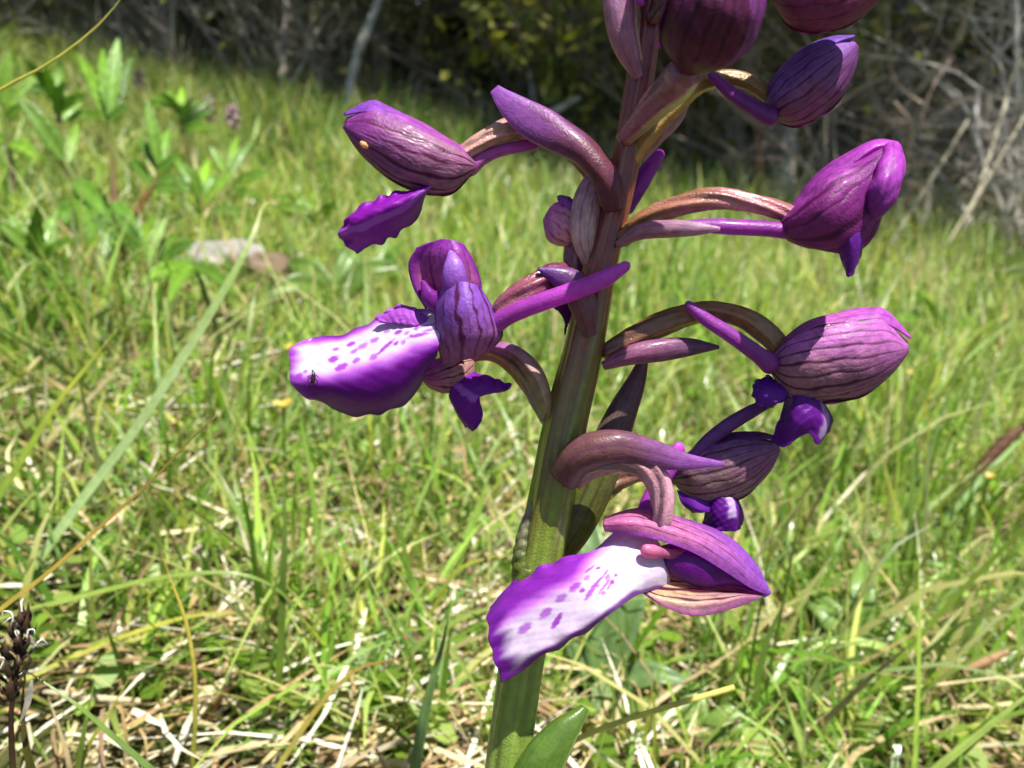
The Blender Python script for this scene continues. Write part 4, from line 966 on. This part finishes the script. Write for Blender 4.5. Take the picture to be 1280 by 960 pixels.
# basal leaves of broad ground plants near the orchid's foot
def rosette(px, py, lift, leaves, label, c):
    p, d = ground_hit(px, py)
    root = empty('rosette_plant', tuple(p)); tag(root, label, 'plant')
    for (a, L, w, up) in leaves:
        q = p + np.array([math.cos(a), math.sin(a), 0]) * L + np.array([0, 0, up * L])
        q[2] = max(q[2], ground_z(q[0], q[1]) + 0.004)
        herb_leaf(p + np.array([0, 0, lift]), q, w, root, c, sag=0.18, n=16, teeth=0.01)
rosette(752, 880, .003, [(0.9, .024, .007, 1.2), (1.7, .028, .008, 1.5), (2.4, .022, .007, 1.0), (-.2, .020, .006, .5)], 'grey green broad leaved rosette right behind the orchid stem', lin(112, 142, 84))
rosette(1066, 830, .003, [(0.3, .022, .007, .5), (1.2, .022, .007, .9), (2.2, .02, .007, .6), (4.4, .022, .008, .3)], 'green leaved rosette under the folded grass blade', lin(120, 152, 70))
rosette(870, 950, .003, [(0.3, .016, .006, .6), (1.6, .016, .006, .7), (2.7, .014, .006, .5), (5.4, .016, .006, .3)], 'small green rosette beside the reddish dead stalk', lin(124, 156, 70))
rosette(420, 380, .003, [(0.3, .04, .012, .5), (1.2, .04, .012, .7), (2.6, .04, .012, .5), (3.8, .04, .012, .3)], 'green rosette left of the long spotted lip', lin(110, 142, 60))

# ---------------- stones
def stone(px, py, rx, ry, rz, label, c, seed):
    p, d = ground_hit(px, py)
    n, m = 26, 40
    th = np.linspace(0.02, np.pi - .02, n)[:, None]; ph = np.linspace(0, 2 * np.pi, m, endpoint=False)[None]
    x = np.sin(th) * np.cos(ph); y = np.sin(th) * np.sin(ph); z = np.cos(th) + 0 * ph
    r = 1 + 0.16 * wob(x * 2.2, y * 2.2 + z, seed) + 0.07 * wob(x * 6, z * 6 + y * 3, seed + 2)
    q = lambda v: np.sign(v) * np.abs(v) ** 0.8
    V = np.stack([q(x) * r * rx, q(y) * r * ry, q(z) * r * rz], -1).reshape(-1, 3) + p + np.array([0, 0, rz * .35])
    C = np.clip(np.array(c)[None] * (1 + 0.25 * wob(V[:, 0] * 90, V[:, 2] * 90 + V[:, 1] * 60, seed)[:, None]), 0, 1)
    tag(mesh_obj('stone', V, grid_faces(n, m, True), C, M_STONE, origin=p), label, 'stone')
stone(272, 334, .030, .022, .012, 'pale weathered stone lying in the grass behind the leafy herbs', lin(146, 142, 134), 1.0)
stone(330, 346, .020, .018, .010, 'small brownish stone beside the pale one', lin(112, 96, 80), 4.0)

# ---------------- far orchids and little yellow flowers in the grass
def far_orchid(px, py, h, label, seed):
    p, d = ground_hit(px, py)
    r_ = np.random.default_rng(seed)
    root = empty('distant_orchid', tuple(p)); tag(root, label, 'orchid', 'distant pink orchids in the meadow')
    top = p + np.array([0.006, 0, h])
    V, F, S = rod([p, (p + top) / 2, top], [.003, .003, .002], n=10, k=6)
    mesh_obj('stem', V, F, lin(110, 110, 60), M_HERB, root)
    for i in range(11):
        t = 0.5 + 0.5 * i / 10
        a = i * 2.4
        b = p + (top - p) * t
        o = np.array([math.cos(a), math.sin(a), 0.15]) * .009 * (1.25 - .4 * t)
        V, F, S = rod([b, b + o * .6, b + o * 1.2 + np.array([0, 0, -.003])], [.002, .006, .007, .002], n=8, k=7, rough=.5, seed=i)
        mesh_obj('flower', V, F, mix(lin(206, 176, 190), lin(190, 156, 176), np.array(r_.random())), M_HERB, root)
for i, (x, y, h) in enumerate([(262, 176, .055), (290, 184, .05), (176, 138, .055), (850, 236, .06), (1266, 352, .08)]):
    far_orchid(x, y, h, 'blurred pink orchid spike standing far off in the meadow grass', 50 + i)
def yellow(px, py, s=1.0):
    p, d = ground_hit(px, py)
    h = .028 + .012 * rng.random()
    root = empty('yellow_flower', tuple(p)); tag(root, 'tiny yellow flower head low in the meadow grass', 'flower', 'yellow flowers in the meadow')
    V, F, S = rod([p, p + np.array([.002, 0, h])], [.001, .001], n=6, k=5)
    mesh_obj('stem', V, F, G1, M_HERB, root)
    c = p + np.array([.002, 0, h])
    for k in range(6):
        a = k * 1.047 + rng.random()
        e = c + np.array([math.cos(a), math.sin(a), .45]) * .0045 * s
        V, F, S = ribbon([c, (c + e) / 2, e], [.001 * s, .004 * s, .0035 * s, .001 * s], n=6, face=(0, -.3, 1))
        mesh_obj('petal', V, F, lin(214, 190, 84), M_HERB, root)
for x, y in [(90, 268), (372, 560), (480, 540), (920, 465), (1120, 540), (1240, 455), (1205, 700), (1230, 490), (360, 640)]:
    yellow(x, y, 0.40 + .25 * rng.random())
# seed stalk at the right
blade([(1300, 520, .3), (1280, 532, .3), (1262, 546, .3), (1252, 556, .3)], 18, [lin(110, 80, 60), lin(96, 66, 50), lin(80, 56, 46)], 'brown dry seed stalk poking into the right hand grass', 'seed_stalk', 'stalk', kind='rod', soil=True, rough=.4, mat=M_STRAW)

# ================================================================== MEADOW GRASS (nobody could count it)
def grass_mesh(name, n, rmin, rmax, power, hgt, wid, label, palette, seg=4, lean=(0.2, 0.9), curl=0.9, half=0.80, keep=None, seed=1, lift=0.0, mat=None, flatness=0.0, tuft=0.65):
    g = np.random.default_rng(seed)
    u = g.random(n)
    r = (rmin ** power + u * (rmax ** power - rmin ** power)) ** (1 / power)
    th = (g.random(n) * 2 - 1) * half
    x = r * np.sin(th); y = r * np.cos(th)
    # most blades grow in tufts
    nc = max(1, n // 14)
    own = g.integers(0, nc, n)
    intuft = g.random(n) < tuft
    sp_t = (0.005 + 0.010 * g.random(nc)) * (1 + 2.2 * np.clip(r[:nc] - .3, 0, 3))
    ox, oy = g.normal(0, 1, n) * sp_t[own], g.normal(0, 1, n) * sp_t[own]
    x = np.where(intuft, x[:nc][own] + ox, x); y = np.where(intuft, y[:nc][own] + oy, y)
    r = np.hypot(x, y); outward = np.arctan2(oy, ox); tall = 0.65 + 0.8 * g.random(nc)[own]
    # clumps and bare places
    dens = 0.5 + 0.5 * wob(x * 11 / (0.3 + r), y * 11 / (0.3 + r), 1.0)
    k = g.random(n) < 0.22 + 1.0 * dens
    patch = np.clip(0.5 + 0.5 * wob(x * 7 / (0.4 + r), y * 7 / (0.4 + r), 4.0), 0, 1)
    st_ = ground_hit(272, 336)[0]
    k &= ~((np.abs(x - st_[0] * y / st_[1]) < .035) & (y > st_[1] - .02) & (y < st_[1] + .02))
    if keep is not None: k &= keep(x, y, g)
    x, y, r = x[k], y[k], r[k]; n = len(x); patch = patch[k]; intuft = intuft[k]; outward = outward[k]; tall = tall[k]
    z = ground_z(x, y) - 0.002 + lift * g.random(n)
    far = np.clip((r - 0.25) / 1.2, 0, 3.0)
    L = hgt * (0.45 + 0.9 * g.random(n)) * (1 + 0.55 * far) * np.where(intuft, tall, 1) * (0.6 + 0.6 * patch) * np.where((x < -.06) & (y < .6), .68, 1.0)
    W = wid * (0.5 + 0.9 * g.random(n)) * (1 + 0.8 * far)
    az = np.where(intuft, outward + g.normal(0, .7, n), g.random(n) * 2 * np.pi)
    ln = lean[0] + (lean[1] - lean[0]) * g.random(n)
    cv = curl * (g.random(n) ** 1.5)
    t = np.linspace(0, 1, seg + 1)
    ang = ln[:, None] + cv[:, None] * t[None] ** 1.3 * 1.6                # angle from the vertical along the blade
    if flatness: ang = np.clip(ang, 0, 1.5)
    dl = (L / seg)[:, None]
    hx = np.concatenate([np.zeros((n, 1)), np.cumsum(np.sin(ang[:, 1:]) * dl, 1)], 1)
    hz = np.concatenate([np.zeros((n, 1)), np.cumsum(np.cos(ang[:, 1:]) * dl, 1)], 1)
    tw = az[:, None] + (g.random(n)[:, None] - .5) * 1.0 * t[None]
    cx = x[:, None] + np.cos(tw) * hx; cy = y[:, None] + np.sin(tw) * hx
    cz = np.maximum(z[:, None] + hz, ground_z(cx, cy) + 0.0008 * (t[None] > 0))
    sp_ = az + np.pi / 2 + (g.random(n) - .5) * 1.6
    wt = W[:, None] * np.array([0.75, 1.0, 0.95, 0.7, 0.04] if seg == 4 else [0.9, 1.0, 0.7, 0.05])[None] * .5
    bx = np.cos(sp_)[:, None] * wt; by = np.sin(sp_)[:, None] * wt
    A = np.stack([cx - bx, cy - by, cz], -1); B = np.stack([cx + bx, cy + by, cz + wt * .3], -1)
    V = np.stack([A, B], 2).reshape(n, (seg + 1) * 2, 3)
    b = np.arange(n)[:, None] * (seg + 1) * 2
    F = []
    for s in range(seg):
        F.append(np.stack([b[:, 0] + 2 * s, b[:, 0] + 2 * s + 1, b[:, 0] + 2 * s + 3, b[:, 0] + 2 * s + 2], 1))
    F = np.concatenate(F, 0)
    pal = np.array(palette)
    ci = g.integers(0, len(pal), n)
    C = pal[ci] * (0.5 + 0.85 * g.random((n, 1)))
    C = mix(C, np.array(lin(206, 200, 140)), 0.45 * np.clip(1.1 - 2.2 * patch, 0, 1) * g.random(n))         # bleached patches
    C = np.repeat(C[:, None], (seg + 1) * 2, 1)
    tip = np.where(g.random(n) < 0.22, 1.0, 0.0)[:, None] * (np.repeat(t, 2)[None] > 0.8)
    C = mix(C, np.array(lin(190, 170, 100)), tip * 0.7)
    C = mix(C, np.array(lin(190, 184, 120)), (np.clip(0.25 - np.repeat(t, 2), 0, 1) * 1.2)[None] * np.ones((n, 1)))
    o = mesh_obj(name, V.reshape(-1, 3), F, np.clip(C.reshape(-1, 3), 0, 1), mat or M_GRASS)
    tag(o, label, 'grass', kind='stuff')
    return o

def clear_low(x, y, g):
    return ~((y < 0.05) & (np.abs(x) < 0.3))
def clear_view(x, y, g):
    # the plant and the lens need a little free space, as the photographer found it
    near = (y < 0.118) & (np.abs(x) < 0.30)
    return ~near
EX = [-4, -1.8, -1.1, -.45, 0, .35, .63, .95, 3]; EY = [4.5, 3.05, 2.75, 2.5, 1.95, 1.7, 1.55, 1.65, 2.4]
def edge_y(x): return np.interp(x, EX, EY)
GREENS = [lin(112, 156, 52), lin(134, 178, 68), lin(150, 186, 84), lin(92, 134, 44), lin(164, 190, 84), lin(134, 168, 98), lin(176, 200, 132), lin(130, 160, 70), lin(190, 196, 106), lin(196, 202, 140), lin(204, 200, 132), lin(160, 180, 96)]
DRY = [lin(206, 192, 150), lin(190, 170, 124), lin(170, 146, 104), lin(216, 208, 180), lin(160, 132, 96), lin(140, 112, 90)]
grass_mesh('meadow_grass', 15000, .10, .60, 1.6, .040, .0012, 'fresh green grass round the orchid', GREENS, keep=clear_view, seed=11, lean=(.05, .75))
grass_mesh('meadow_grass', 1500, .11, .42, 1.5, .062, .0014, 'long slender grass blades round the orchid', GREENS, keep=lambda x, y, g: clear_view(x, y, g) & ~((np.abs(x + .02) < .045) & (y < .20)), seed=19, lean=(.0, .6), curl=.8)
grass_mesh('meadow_grass', 36000, .07, .9, 1.5, .020, .0009, 'fine low green growth under the grass', [lin(116, 156, 60), lin(140, 174, 80), lin(170, 186, 100), lin(100, 134, 52)], keep=lambda x, y, g: clear_low(x, y, g) & ((g.random(len(x)) < .45) | (x > .02) | (y > .22)), seed=12, seg=3, lean=(0.1, 1.2))
grass_mesh('meadow_grass', 60000, .5, 2.2, 1.3, .046, .0014, 'sunlit green grass of the middle meadow', GREENS, seed=13, seg=3, lean=(.05, .8))
grass_mesh('meadow_grass', 60000, 1.6, 7.0, 1.5, .05, .0026, 'far sunlit grass up to the wood edge', GREENS + [lin(190, 186, 140), lin(170, 180, 140)], seed=14, seg=3, keep=lambda x, y, g: g.random(len(x)) < 1.0 - .85 * sstep(-.1, .4, y - edge_y(x)))
grass_mesh('dry_litter', 15000, .07, .8, 1.3, .034, .0011, 'dry straw litter lying on the soil', DRY, keep=clear_low, seed=15, seg=3, lean=(1.25, 1.55), curl=.15, lift=.006, mat=M_STRAW, flatness=1, tuft=0.2)
grass_mesh('dry_litter', 8000, .14, 2.5, 1.2, .05, .0011, 'dry straws standing among the green grass', DRY, keep=clear_view, seed=16, seg=3, lean=(.2, 1.2), curl=.4, mat=M_STRAW)

EDGE = [lin(176, 166, 150), lin(160, 150, 130), lin(150, 150, 110), lin(190, 182, 168), lin(140, 140, 96)]
grass_mesh('dry_grass', 26000, 1.2, 4.4, 1.6, .085, .0011, 'tall thin grey dry grass along the wood edge', EDGE, seed=18, seg=3, lean=(.0, .5), curl=.5, mat=M_STRAW, half=.72,
           keep=lambda x, y, g: np.abs(y - edge_y(x) - .15 + .15 * wob(x * 5, y * 3)) < .45)
grass_mesh('dry_litter', 2800, .08, .34, 1.2, .040, .0011, 'bleached straw litter lying beside the orchid', DRY + [lin(226, 220, 200)] * 3, keep=lambda x, y, g: clear_low(x, y, g) & (x < .03 + .05 * wob(x * 30, y * 30)), seed=21, seg=3, lean=(1.2, 1.55), curl=.2, lift=.012, mat=M_STRAW, flatness=1, tuft=0.2)
# small round leaves of the ground cover
def cover(n, rmin, rmax, seed):
    g = np.random.default_rng(seed)
    r = (rmin ** 1.5 + g.random(n) * (rmax ** 1.5 - rmin ** 1.5)) ** (1 / 1.5)
    th = (g.random(n) * 2 - 1) * .8
    x, y = r * np.sin(th), r * np.cos(th)
    k = clear_view(x, y, g); x, y, r = x[k], y[k], r[k]; n = len(x)
    s = .0019 * (.5 + g.random(n)) * (1 + .6 * np.clip(r - .3, 0, 2))
    z = ground_z(x, y) + .003 + .010 * g.random(n)
    az = g.random(n) * 6.28
    nx, ny = (g.random(n) - .5) * 1.2, (g.random(n) - .5) * 1.2
    q = np.linspace(0, 2 * np.pi, 6, endpoint=False)
    dx = np.cos(q)[None] * s[:, None] * 1.5; dy = np.sin(q)[None] * s[:, None]
    X = dx * np.cos(az)[:, None] - dy * np.sin(az)[:, None]; Y = dx * np.sin(az)[:, None] + dy * np.cos(az)[:, None]
    V = np.stack([x[:, None] + X, y[:, None] + Y, z[:, None] + X * nx[:, None] + Y * ny[:, None]], -1)
    b = np.arange(n)[:, None] * 6
    F = np.concatenate([b + np.array([0, 1, 2, 3]), b + np.array([0, 3, 4, 5])], 0)
    pal = np.array([lin(110, 146, 44), lin(130, 166, 60), lin(96, 126, 40), lin(146, 166, 84)])
    C = np.repeat((pal[g.integers(0, 4, n)] * (.75 + .5 * g.random((n, 1))))[:, None], 6, 1)
    tag(mesh_obj('ground_cover', V.reshape(-1, 3), F, C.reshape(-1, 3), M_GRASS), 'small leaved green ground cover between the grass', 'ground cover', kind='stuff')
cover(9000, .11, 1.0, 31)

# ================================================================== THE WOOD EDGE BEHIND THE MEADOW
def branchy(seed, trunk_r, height, levels=3, spread=0.6, nchild=5, wig=0.18, lean=0.0, start=0.25):
    """tapered limbs: list of (points, radii)"""
    g = np.random.default_rng(seed)
    out = []
    def grow(p, d, L, r, lev):
        n = 7
        P = [p]; dd = d / np.linalg.norm(d)
        for i in range(n - 1):
            dd = dd + g.normal(0, wig, 3) + np.array([0, 0, 0.04]); dd /= np.linalg.norm(dd)
            P.append(P[-1] + dd * L / (n - 1))
        rad = np.linspace(r, r * (0.35 if lev < levels else 0.15), n)
        out.append((np.array(P), rad, lev))
        if lev < levels:
            for c in range(nchild + int(g.integers(0, 3))):
                t = start + (1 - start) * g.random()
                i = min(int(t * (n - 1)), n - 2)
                a = g.random() * 6.28
                side = np.array([math.cos(a), math.sin(a), g.normal(0.1, .35)])
                nd = dd * (1 - spread) + side * spread
                grow(P[i] + (P[i + 1] - P[i]) * g.random(), nd, L * (0.42 + .3 * g.random()), rad[i] * .5, lev + 1)
    grow(np.zeros(3), np.array([lean, g.normal(0, .1), 1.0]), height, trunk_r, 0)
    return out

def limbs_mesh(branches, sides=6, pick=None):
    Vs, Fs, off = [], [], 0
    for P, rad, lev in branches:
        if pick is not None and not pick(lev): continue
        k = sides if lev < 2 else 4
        V, F, S = rod(P, rad * 2, n=len(P) if lev > 1 else 10, k=k)
        Vs.append(V); Fs.append(F + off); off += len(V)
    return np.concatenate(Vs), np.concatenate(Fs)

def leaves_mesh(centers, n, spread, size, seed):
    g = np.random.default_rng(seed)
    c = centers[g.integers(0, len(centers), n)] + g.normal(0, spread, (n, 3))
    a = g.normal(0, 1, (n, 3)); a /= np.linalg.norm(a, axis=1, keepdims=True)
    b = np.cross(a, g.normal(0, 1, (n, 3))); b /= np.linalg.norm(b, axis=1, keepdims=True)
    s = size * (.5 + g.random((n, 1)))
    nrm = np.cross(a, b)
    V = np.stack([c - a * s, c + b * s * .42 + nrm * s * .12, c + a * s, c - b * s * .42 + nrm * s * .12], 1)
    F = np.arange(n * 4).reshape(n, 4)
    return V.reshape(-1, 3), F

def tree_mesh_pair(name, seed, tr, h, crown_n, leaf, cols, bark, nchild=6, lean=0.0, start=.2, spread=.62, leaf_spread=.12):
    br = branchy(seed, tr, h, 3, spread, nchild, .10, lean, start)
    V, F = limbs_mesh(br)
    trunk = mesh_obj('trunk', V, F, np.clip(bark[None] * (1 + .25 * wob(V[:, 0] * 30, V[:, 2] * 9)[:, None]), 0, 1), M_BARK)
    cen = np.concatenate([P[2:] for P, r_, lev in br if lev >= 2])
    LV, LF = leaves_mesh(cen, crown_n, leaf_spread, leaf, seed + 5)
    g = np.random.default_rng(seed)
    pal = np.array(cols)
    C = np.repeat(pal[g.integers(0, len(pal), crown_n)] * (.6 + .8 * g.random((crown_n, 1))), 4, 0)
    crown = mesh_obj('crown', LV, LF, C, M_FOL, smooth=False)
    return trunk, crown

FOL = [lin(110, 116, 62), lin(92, 102, 52), lin(130, 130, 66), lin(80, 92, 52)]
FOLY = [lin(146, 146, 66), lin(130, 134, 58), lin(166, 158, 80), lin(106, 118, 58)]
protos = [tree_mesh_pair('a', 3, .050, 3.6, 5000, .045, FOL, lin(128, 118, 106), 7, start=.12),
          tree_mesh_pair('b', 8, .040, 3.2, 5000, .040, FOLY, lin(112, 100, 88), 7, .06, start=.06),
          tree_mesh_pair('c', 15, .060, 4.0, 5000, .050, FOL, lin(150, 144, 136), 7, -.05, start=.16)]
used = set()
def place_tree(pi, x, y, rz, s, label):
    tr, cr = protos[pi]
    root = empty('woodland_tree', (x, y, float(ground_z(x, y)) - .03))
    root.rotation_euler = (0, 0, rz); root.scale = (s, s, s)
    tag(root, label, 'tree', 'trees along the wood edge')
    for src in (tr, cr):
        if src.name in used:
            o = src.copy(); col.objects.link(o)
        else:
            o = src; used.add(src.name)
        o.parent = root
tl = ['slender dark leaved tree with grey brown bark in the shaded wood edge', 'yellow green leaved small tree in the wood edge beyond the meadow', 'dark leaved tree with pale grey bark in the wood edge']
for i, (x, dy, pi, s) in enumerate([(-3.6, .6, 0, .9), (-2.7, 1.0, 1, .85), (-2.1, 1.2, 2, .9), (-1.5, 1.2, 1, .8), (-1.0, 1.5, 0, .85), (-.6, 1.3, 2, .8), (-.25, 1.0, 1, .8), (.05, .55, 0, .62), (.25, .95, 2, .8),
                                    (.42, .45, 1, .55), (.64, .60, 2, .55), (.86, .8, 0, .55), (1.35, 1.0, 2, .7), (1.75, 1.0, 0, .8), (2.3, 1.2, 1, .85), (2.9, 1.3, 2, .9), (1.05, .85, 1, .6), (1.55, .75, 1, .6), (.7, .95, 2, .6),
                                    (-3.0, 1.6, 2, 1.1), (-1.8, 1.7, 0, 1.1), (-.8, 1.9, 1, 1.1), (.1, 1.9, 2, 1.1), (.8, 1.7, 0, 1.0), (1.5, 1.9, 1, 1.1), (2.4, 2.0, 0, 1.1)]):
    place_tree(pi, x, float(edge_y(x)) + dy, i * 2.1, s, tl[pi])

# dead twiggy shrubs in front of the trees
def twig_shrub(x, y, seed, h, n_st, label, c, r=.012, spread=.6, leaf=0, group=None, name='bare_shrub'):
    g = np.random.default_rng(seed)
    z = float(ground_z(x, y)) - .01
    root = empty(name, (x, y, z)); tag(root, label, 'shrub', group)
    for s in range(n_st):
        br = branchy(seed * 31 + s, r * (.6 + .6 * g.random()), h * (.7 + .5 * g.random()), 3, spread, 4, .24, g.normal(0, .45), .15)
        V, F = limbs_mesh(br)
        V = V + np.array([g.normal(0, .05), g.normal(0, .05), 0]) + np.array([x, y, z])
        mesh_obj('branch', V, F, np.clip(c[None] * (.8 + .3 * g.random()) * (1 + .3 * wob(V[:, 0] * 60, V[:, 2] * 40)[:, None]), 0, 1), M_BARK, root)
        if leaf:
            cen = np.concatenate([P[2:] for P, r_, lev in br if lev >= 1])
            LV, LF = leaves_mesh(cen, leaf, .03, .016, seed + s)
            pal = np.array(FOLY); C = np.repeat(pal[g.integers(0, 4, leaf)] * (.6 + .8 * g.random((leaf, 1))), 4, 0)
            mesh_obj('foliage', LV + np.array([x, y, z]), LF, C, M_FOL, root, smooth=False)
twig_shrub(.95, 1.46, 3, .55, 8, 'tangled bare shrub with pale grey lichened twigs', lin(214, 208, 200), .008)
twig_shrub(.72, 1.58, 5, .5, 6, 'bare shrub with reddish brown twigs beside the pale tangled one', lin(178, 160, 144), .007)
twig_shrub(1.30, 1.85, 9, .7, 4, 'tall bare grey shrub behind the pale tangled one', lin(206, 200, 192), .009)
twig_shrub(-.85, 2.75, 12, .75, 7, 'bare grey twiggy shrub above the left meadow', lin(176, 166, 150), .009)
twig_shrub(-.45, 2.65, 17, .8, 6, 'thin bare shrub with upright grey stems', lin(166, 156, 142), .009)
twig_shrub(-1.45, 3.1, 21, .8, 6, 'leafy dark shrub at the top of the left meadow', lin(110, 96, 80), .011, leaf=900, name='leafy_shrub')
twig_shrub(.05, 2.25, 23, .7, 6, 'leafy shrub with sparse yellow green leaves in the middle of the wood edge', lin(130, 118, 100), .011, leaf=700, name='leafy_shrub')
twig_shrub(.42, 1.9, 27, .6, 5, 'low leafy shrub behind the orchid stem', lin(120, 108, 90), .010, leaf=700, name='leafy_shrub')
twig_shrub(-2.2, 3.6, 29, .9, 6, 'leafy shrub at the far left of the wood edge', lin(110, 96, 80), .011, leaf=900, name='leafy_shrub')

twig_shrub(.18, 2.05, 33, .6, 6, 'dead shrub with dark grey twigs behind the upper left flower', lin(120, 112, 102), .008)
twig_shrub(.55, 1.75, 37, .5, 5, 'small bare shrub of upright grey stems behind the orchid stem', lin(150, 140, 128), .007, .4)
twig_shrub(-1.12, 2.72, 41, .6, 7, 'sunlit bare grey shrub above the left meadow beside the twiggy one', lin(196, 186, 172), .008)
twig_shrub(-.62, 2.42, 43, .5, 7, 'low sunlit bare shrub of thin pale twigs at the meadow edge', lin(200, 188, 170), .006)
twig_shrub(1.12, 1.40, 47, .45, 7, 'low bleached tangle of dead twigs at the foot of the tall bare shrub', lin(216, 206, 190), .007)
# fallen pale branches at the wood edge
def wood_stick(pts, wpx, c, label, name='fallen_branch', cat='branch', group=None):
    P = [at(*p) for p in pts]
    P = to_soil(P) if name == 'leaning_branch' else P
    d = np.mean([p[2] for p in pts]); w = wpx * d * HALF / 640
    V, F, S = rod(P, [w * .6, w, w, w * .9], n=30, k=8, rough=.2, seed=wpx)
    tag(mesh_obj(name, V, F, np.clip(c[None] * (1 + .2 * wob(V[:, 0] * 50, V[:, 2] * 50)[:, None]), 0, 1), M_BARK, origin=S[-1]), label, cat, group)
wood_stick([(486, -30, 1.9), (466, 20, 1.9), (448, 66, 1.9), (438, 110, 1.9), (432, 150, 1.9)], 12, lin(196, 190, 180), 'pale grey branch leaning upright at the wood edge', 'leaning_branch')
wood_stick([(724, 122, 1.75), (690, 140, 1.75), (650, 156, 1.75), (600, 180, 1.75), (560, 206, 1.75), (540, 250, 1.75)], 12, lin(206, 204, 200), 'bleached branch slanting down behind the upper left flower', 'leaning_branch')
wood_stick([(626, -20, 2.0), (646, 30, 2.0), (660, 70, 2.0), (668, 130, 2.0), (670, 200, 2.0)], 9, lin(170, 166, 160), 'thin grey branch leaning in the shade behind the upper left flower', 'leaning_branch')
wood_stick([(990, 130, 1.55), (986, 180, 1.55), (984, 240, 1.55), (984, 290, 1.55)], 20, lin(186, 180, 172), 'pale grey sapling trunk below the top right bud', 'leaning_branch')
wood_stick([(358, -20, 2.0), (356, 40, 2.0), (352, 100, 2.0), (348, 150, 2.0)], 7, lin(150, 140, 130), 'thin grey upright sapling above the meadow on the left', 'leaning_branch')
wood_stick([(940, 90, 1.55), (946, 150, 1.55), (950, 220, 1.55), (952, 290, 1.55)], 10, lin(150, 112, 90), 'thin brown sapling trunk left of the pale grey one', 'leaning_branch')
wood_stick([(1040, 110, 1.9), (1042, 180, 1.9), (1042, 260, 1.9)], 6, lin(206, 196, 176), 'thin straw pale stem upright right of the pale sapling', 'leaning_branch')
for k, (a, b) in enumerate([((1290, 130), (1150, 360)), ((1290, 180), (1230, 400)), ((1240, 90), (1200, 290)), ((1300, 320), (1160, 420)), ((1290, 260), (1110, 470)), ((1276, 60), (1190, 330)), ((1300, 220), (1200, 390)), ((1210, 150), (1090, 340)), ((1300, 380), (1180, 460))]):
    d = 1.2 + .07 * (k * 3 % 7)
    wood_stick([(a[0], a[1], d), ((a[0] + b[0]) / 2 + 6, (a[1] + b[1]) / 2 - 8, d), (b[0], b[1], d)], 3.6, lin(206, 196, 168), 'long dry straw leaning in front of the bare shrubs', 'leaning_branch', 'straw', 'long dry straws by the bare shrubs')

# the depth of the wood behind: one dark leafy mass
g = np.random.default_rng(77)
n = 60000
x = g.random(n) * 26 - 13; y = np.interp(x, EX, EY) + 2.6 + g.random(n) ** 1.3 * 5
h = g.random(n) ** .9 * (3.6 + 1.0 * wob(x * .8, y * .6))
cen = np.stack([x, y, ground_z(x, y) + h], 1)
LV, LF = leaves_mesh(cen, n, .05, .17, 78)
pal = np.array(FOL)
C = np.repeat(pal[g.integers(0, 4, n)] * (.5 + .8 * g.random((n, 1))), 4, 0)
tag(mesh_obj('far_wood', LV, LF, C, M_FOL, smooth=False), 'dense dark leaves of the wood beyond the meadow', 'wood', kind='stuff')
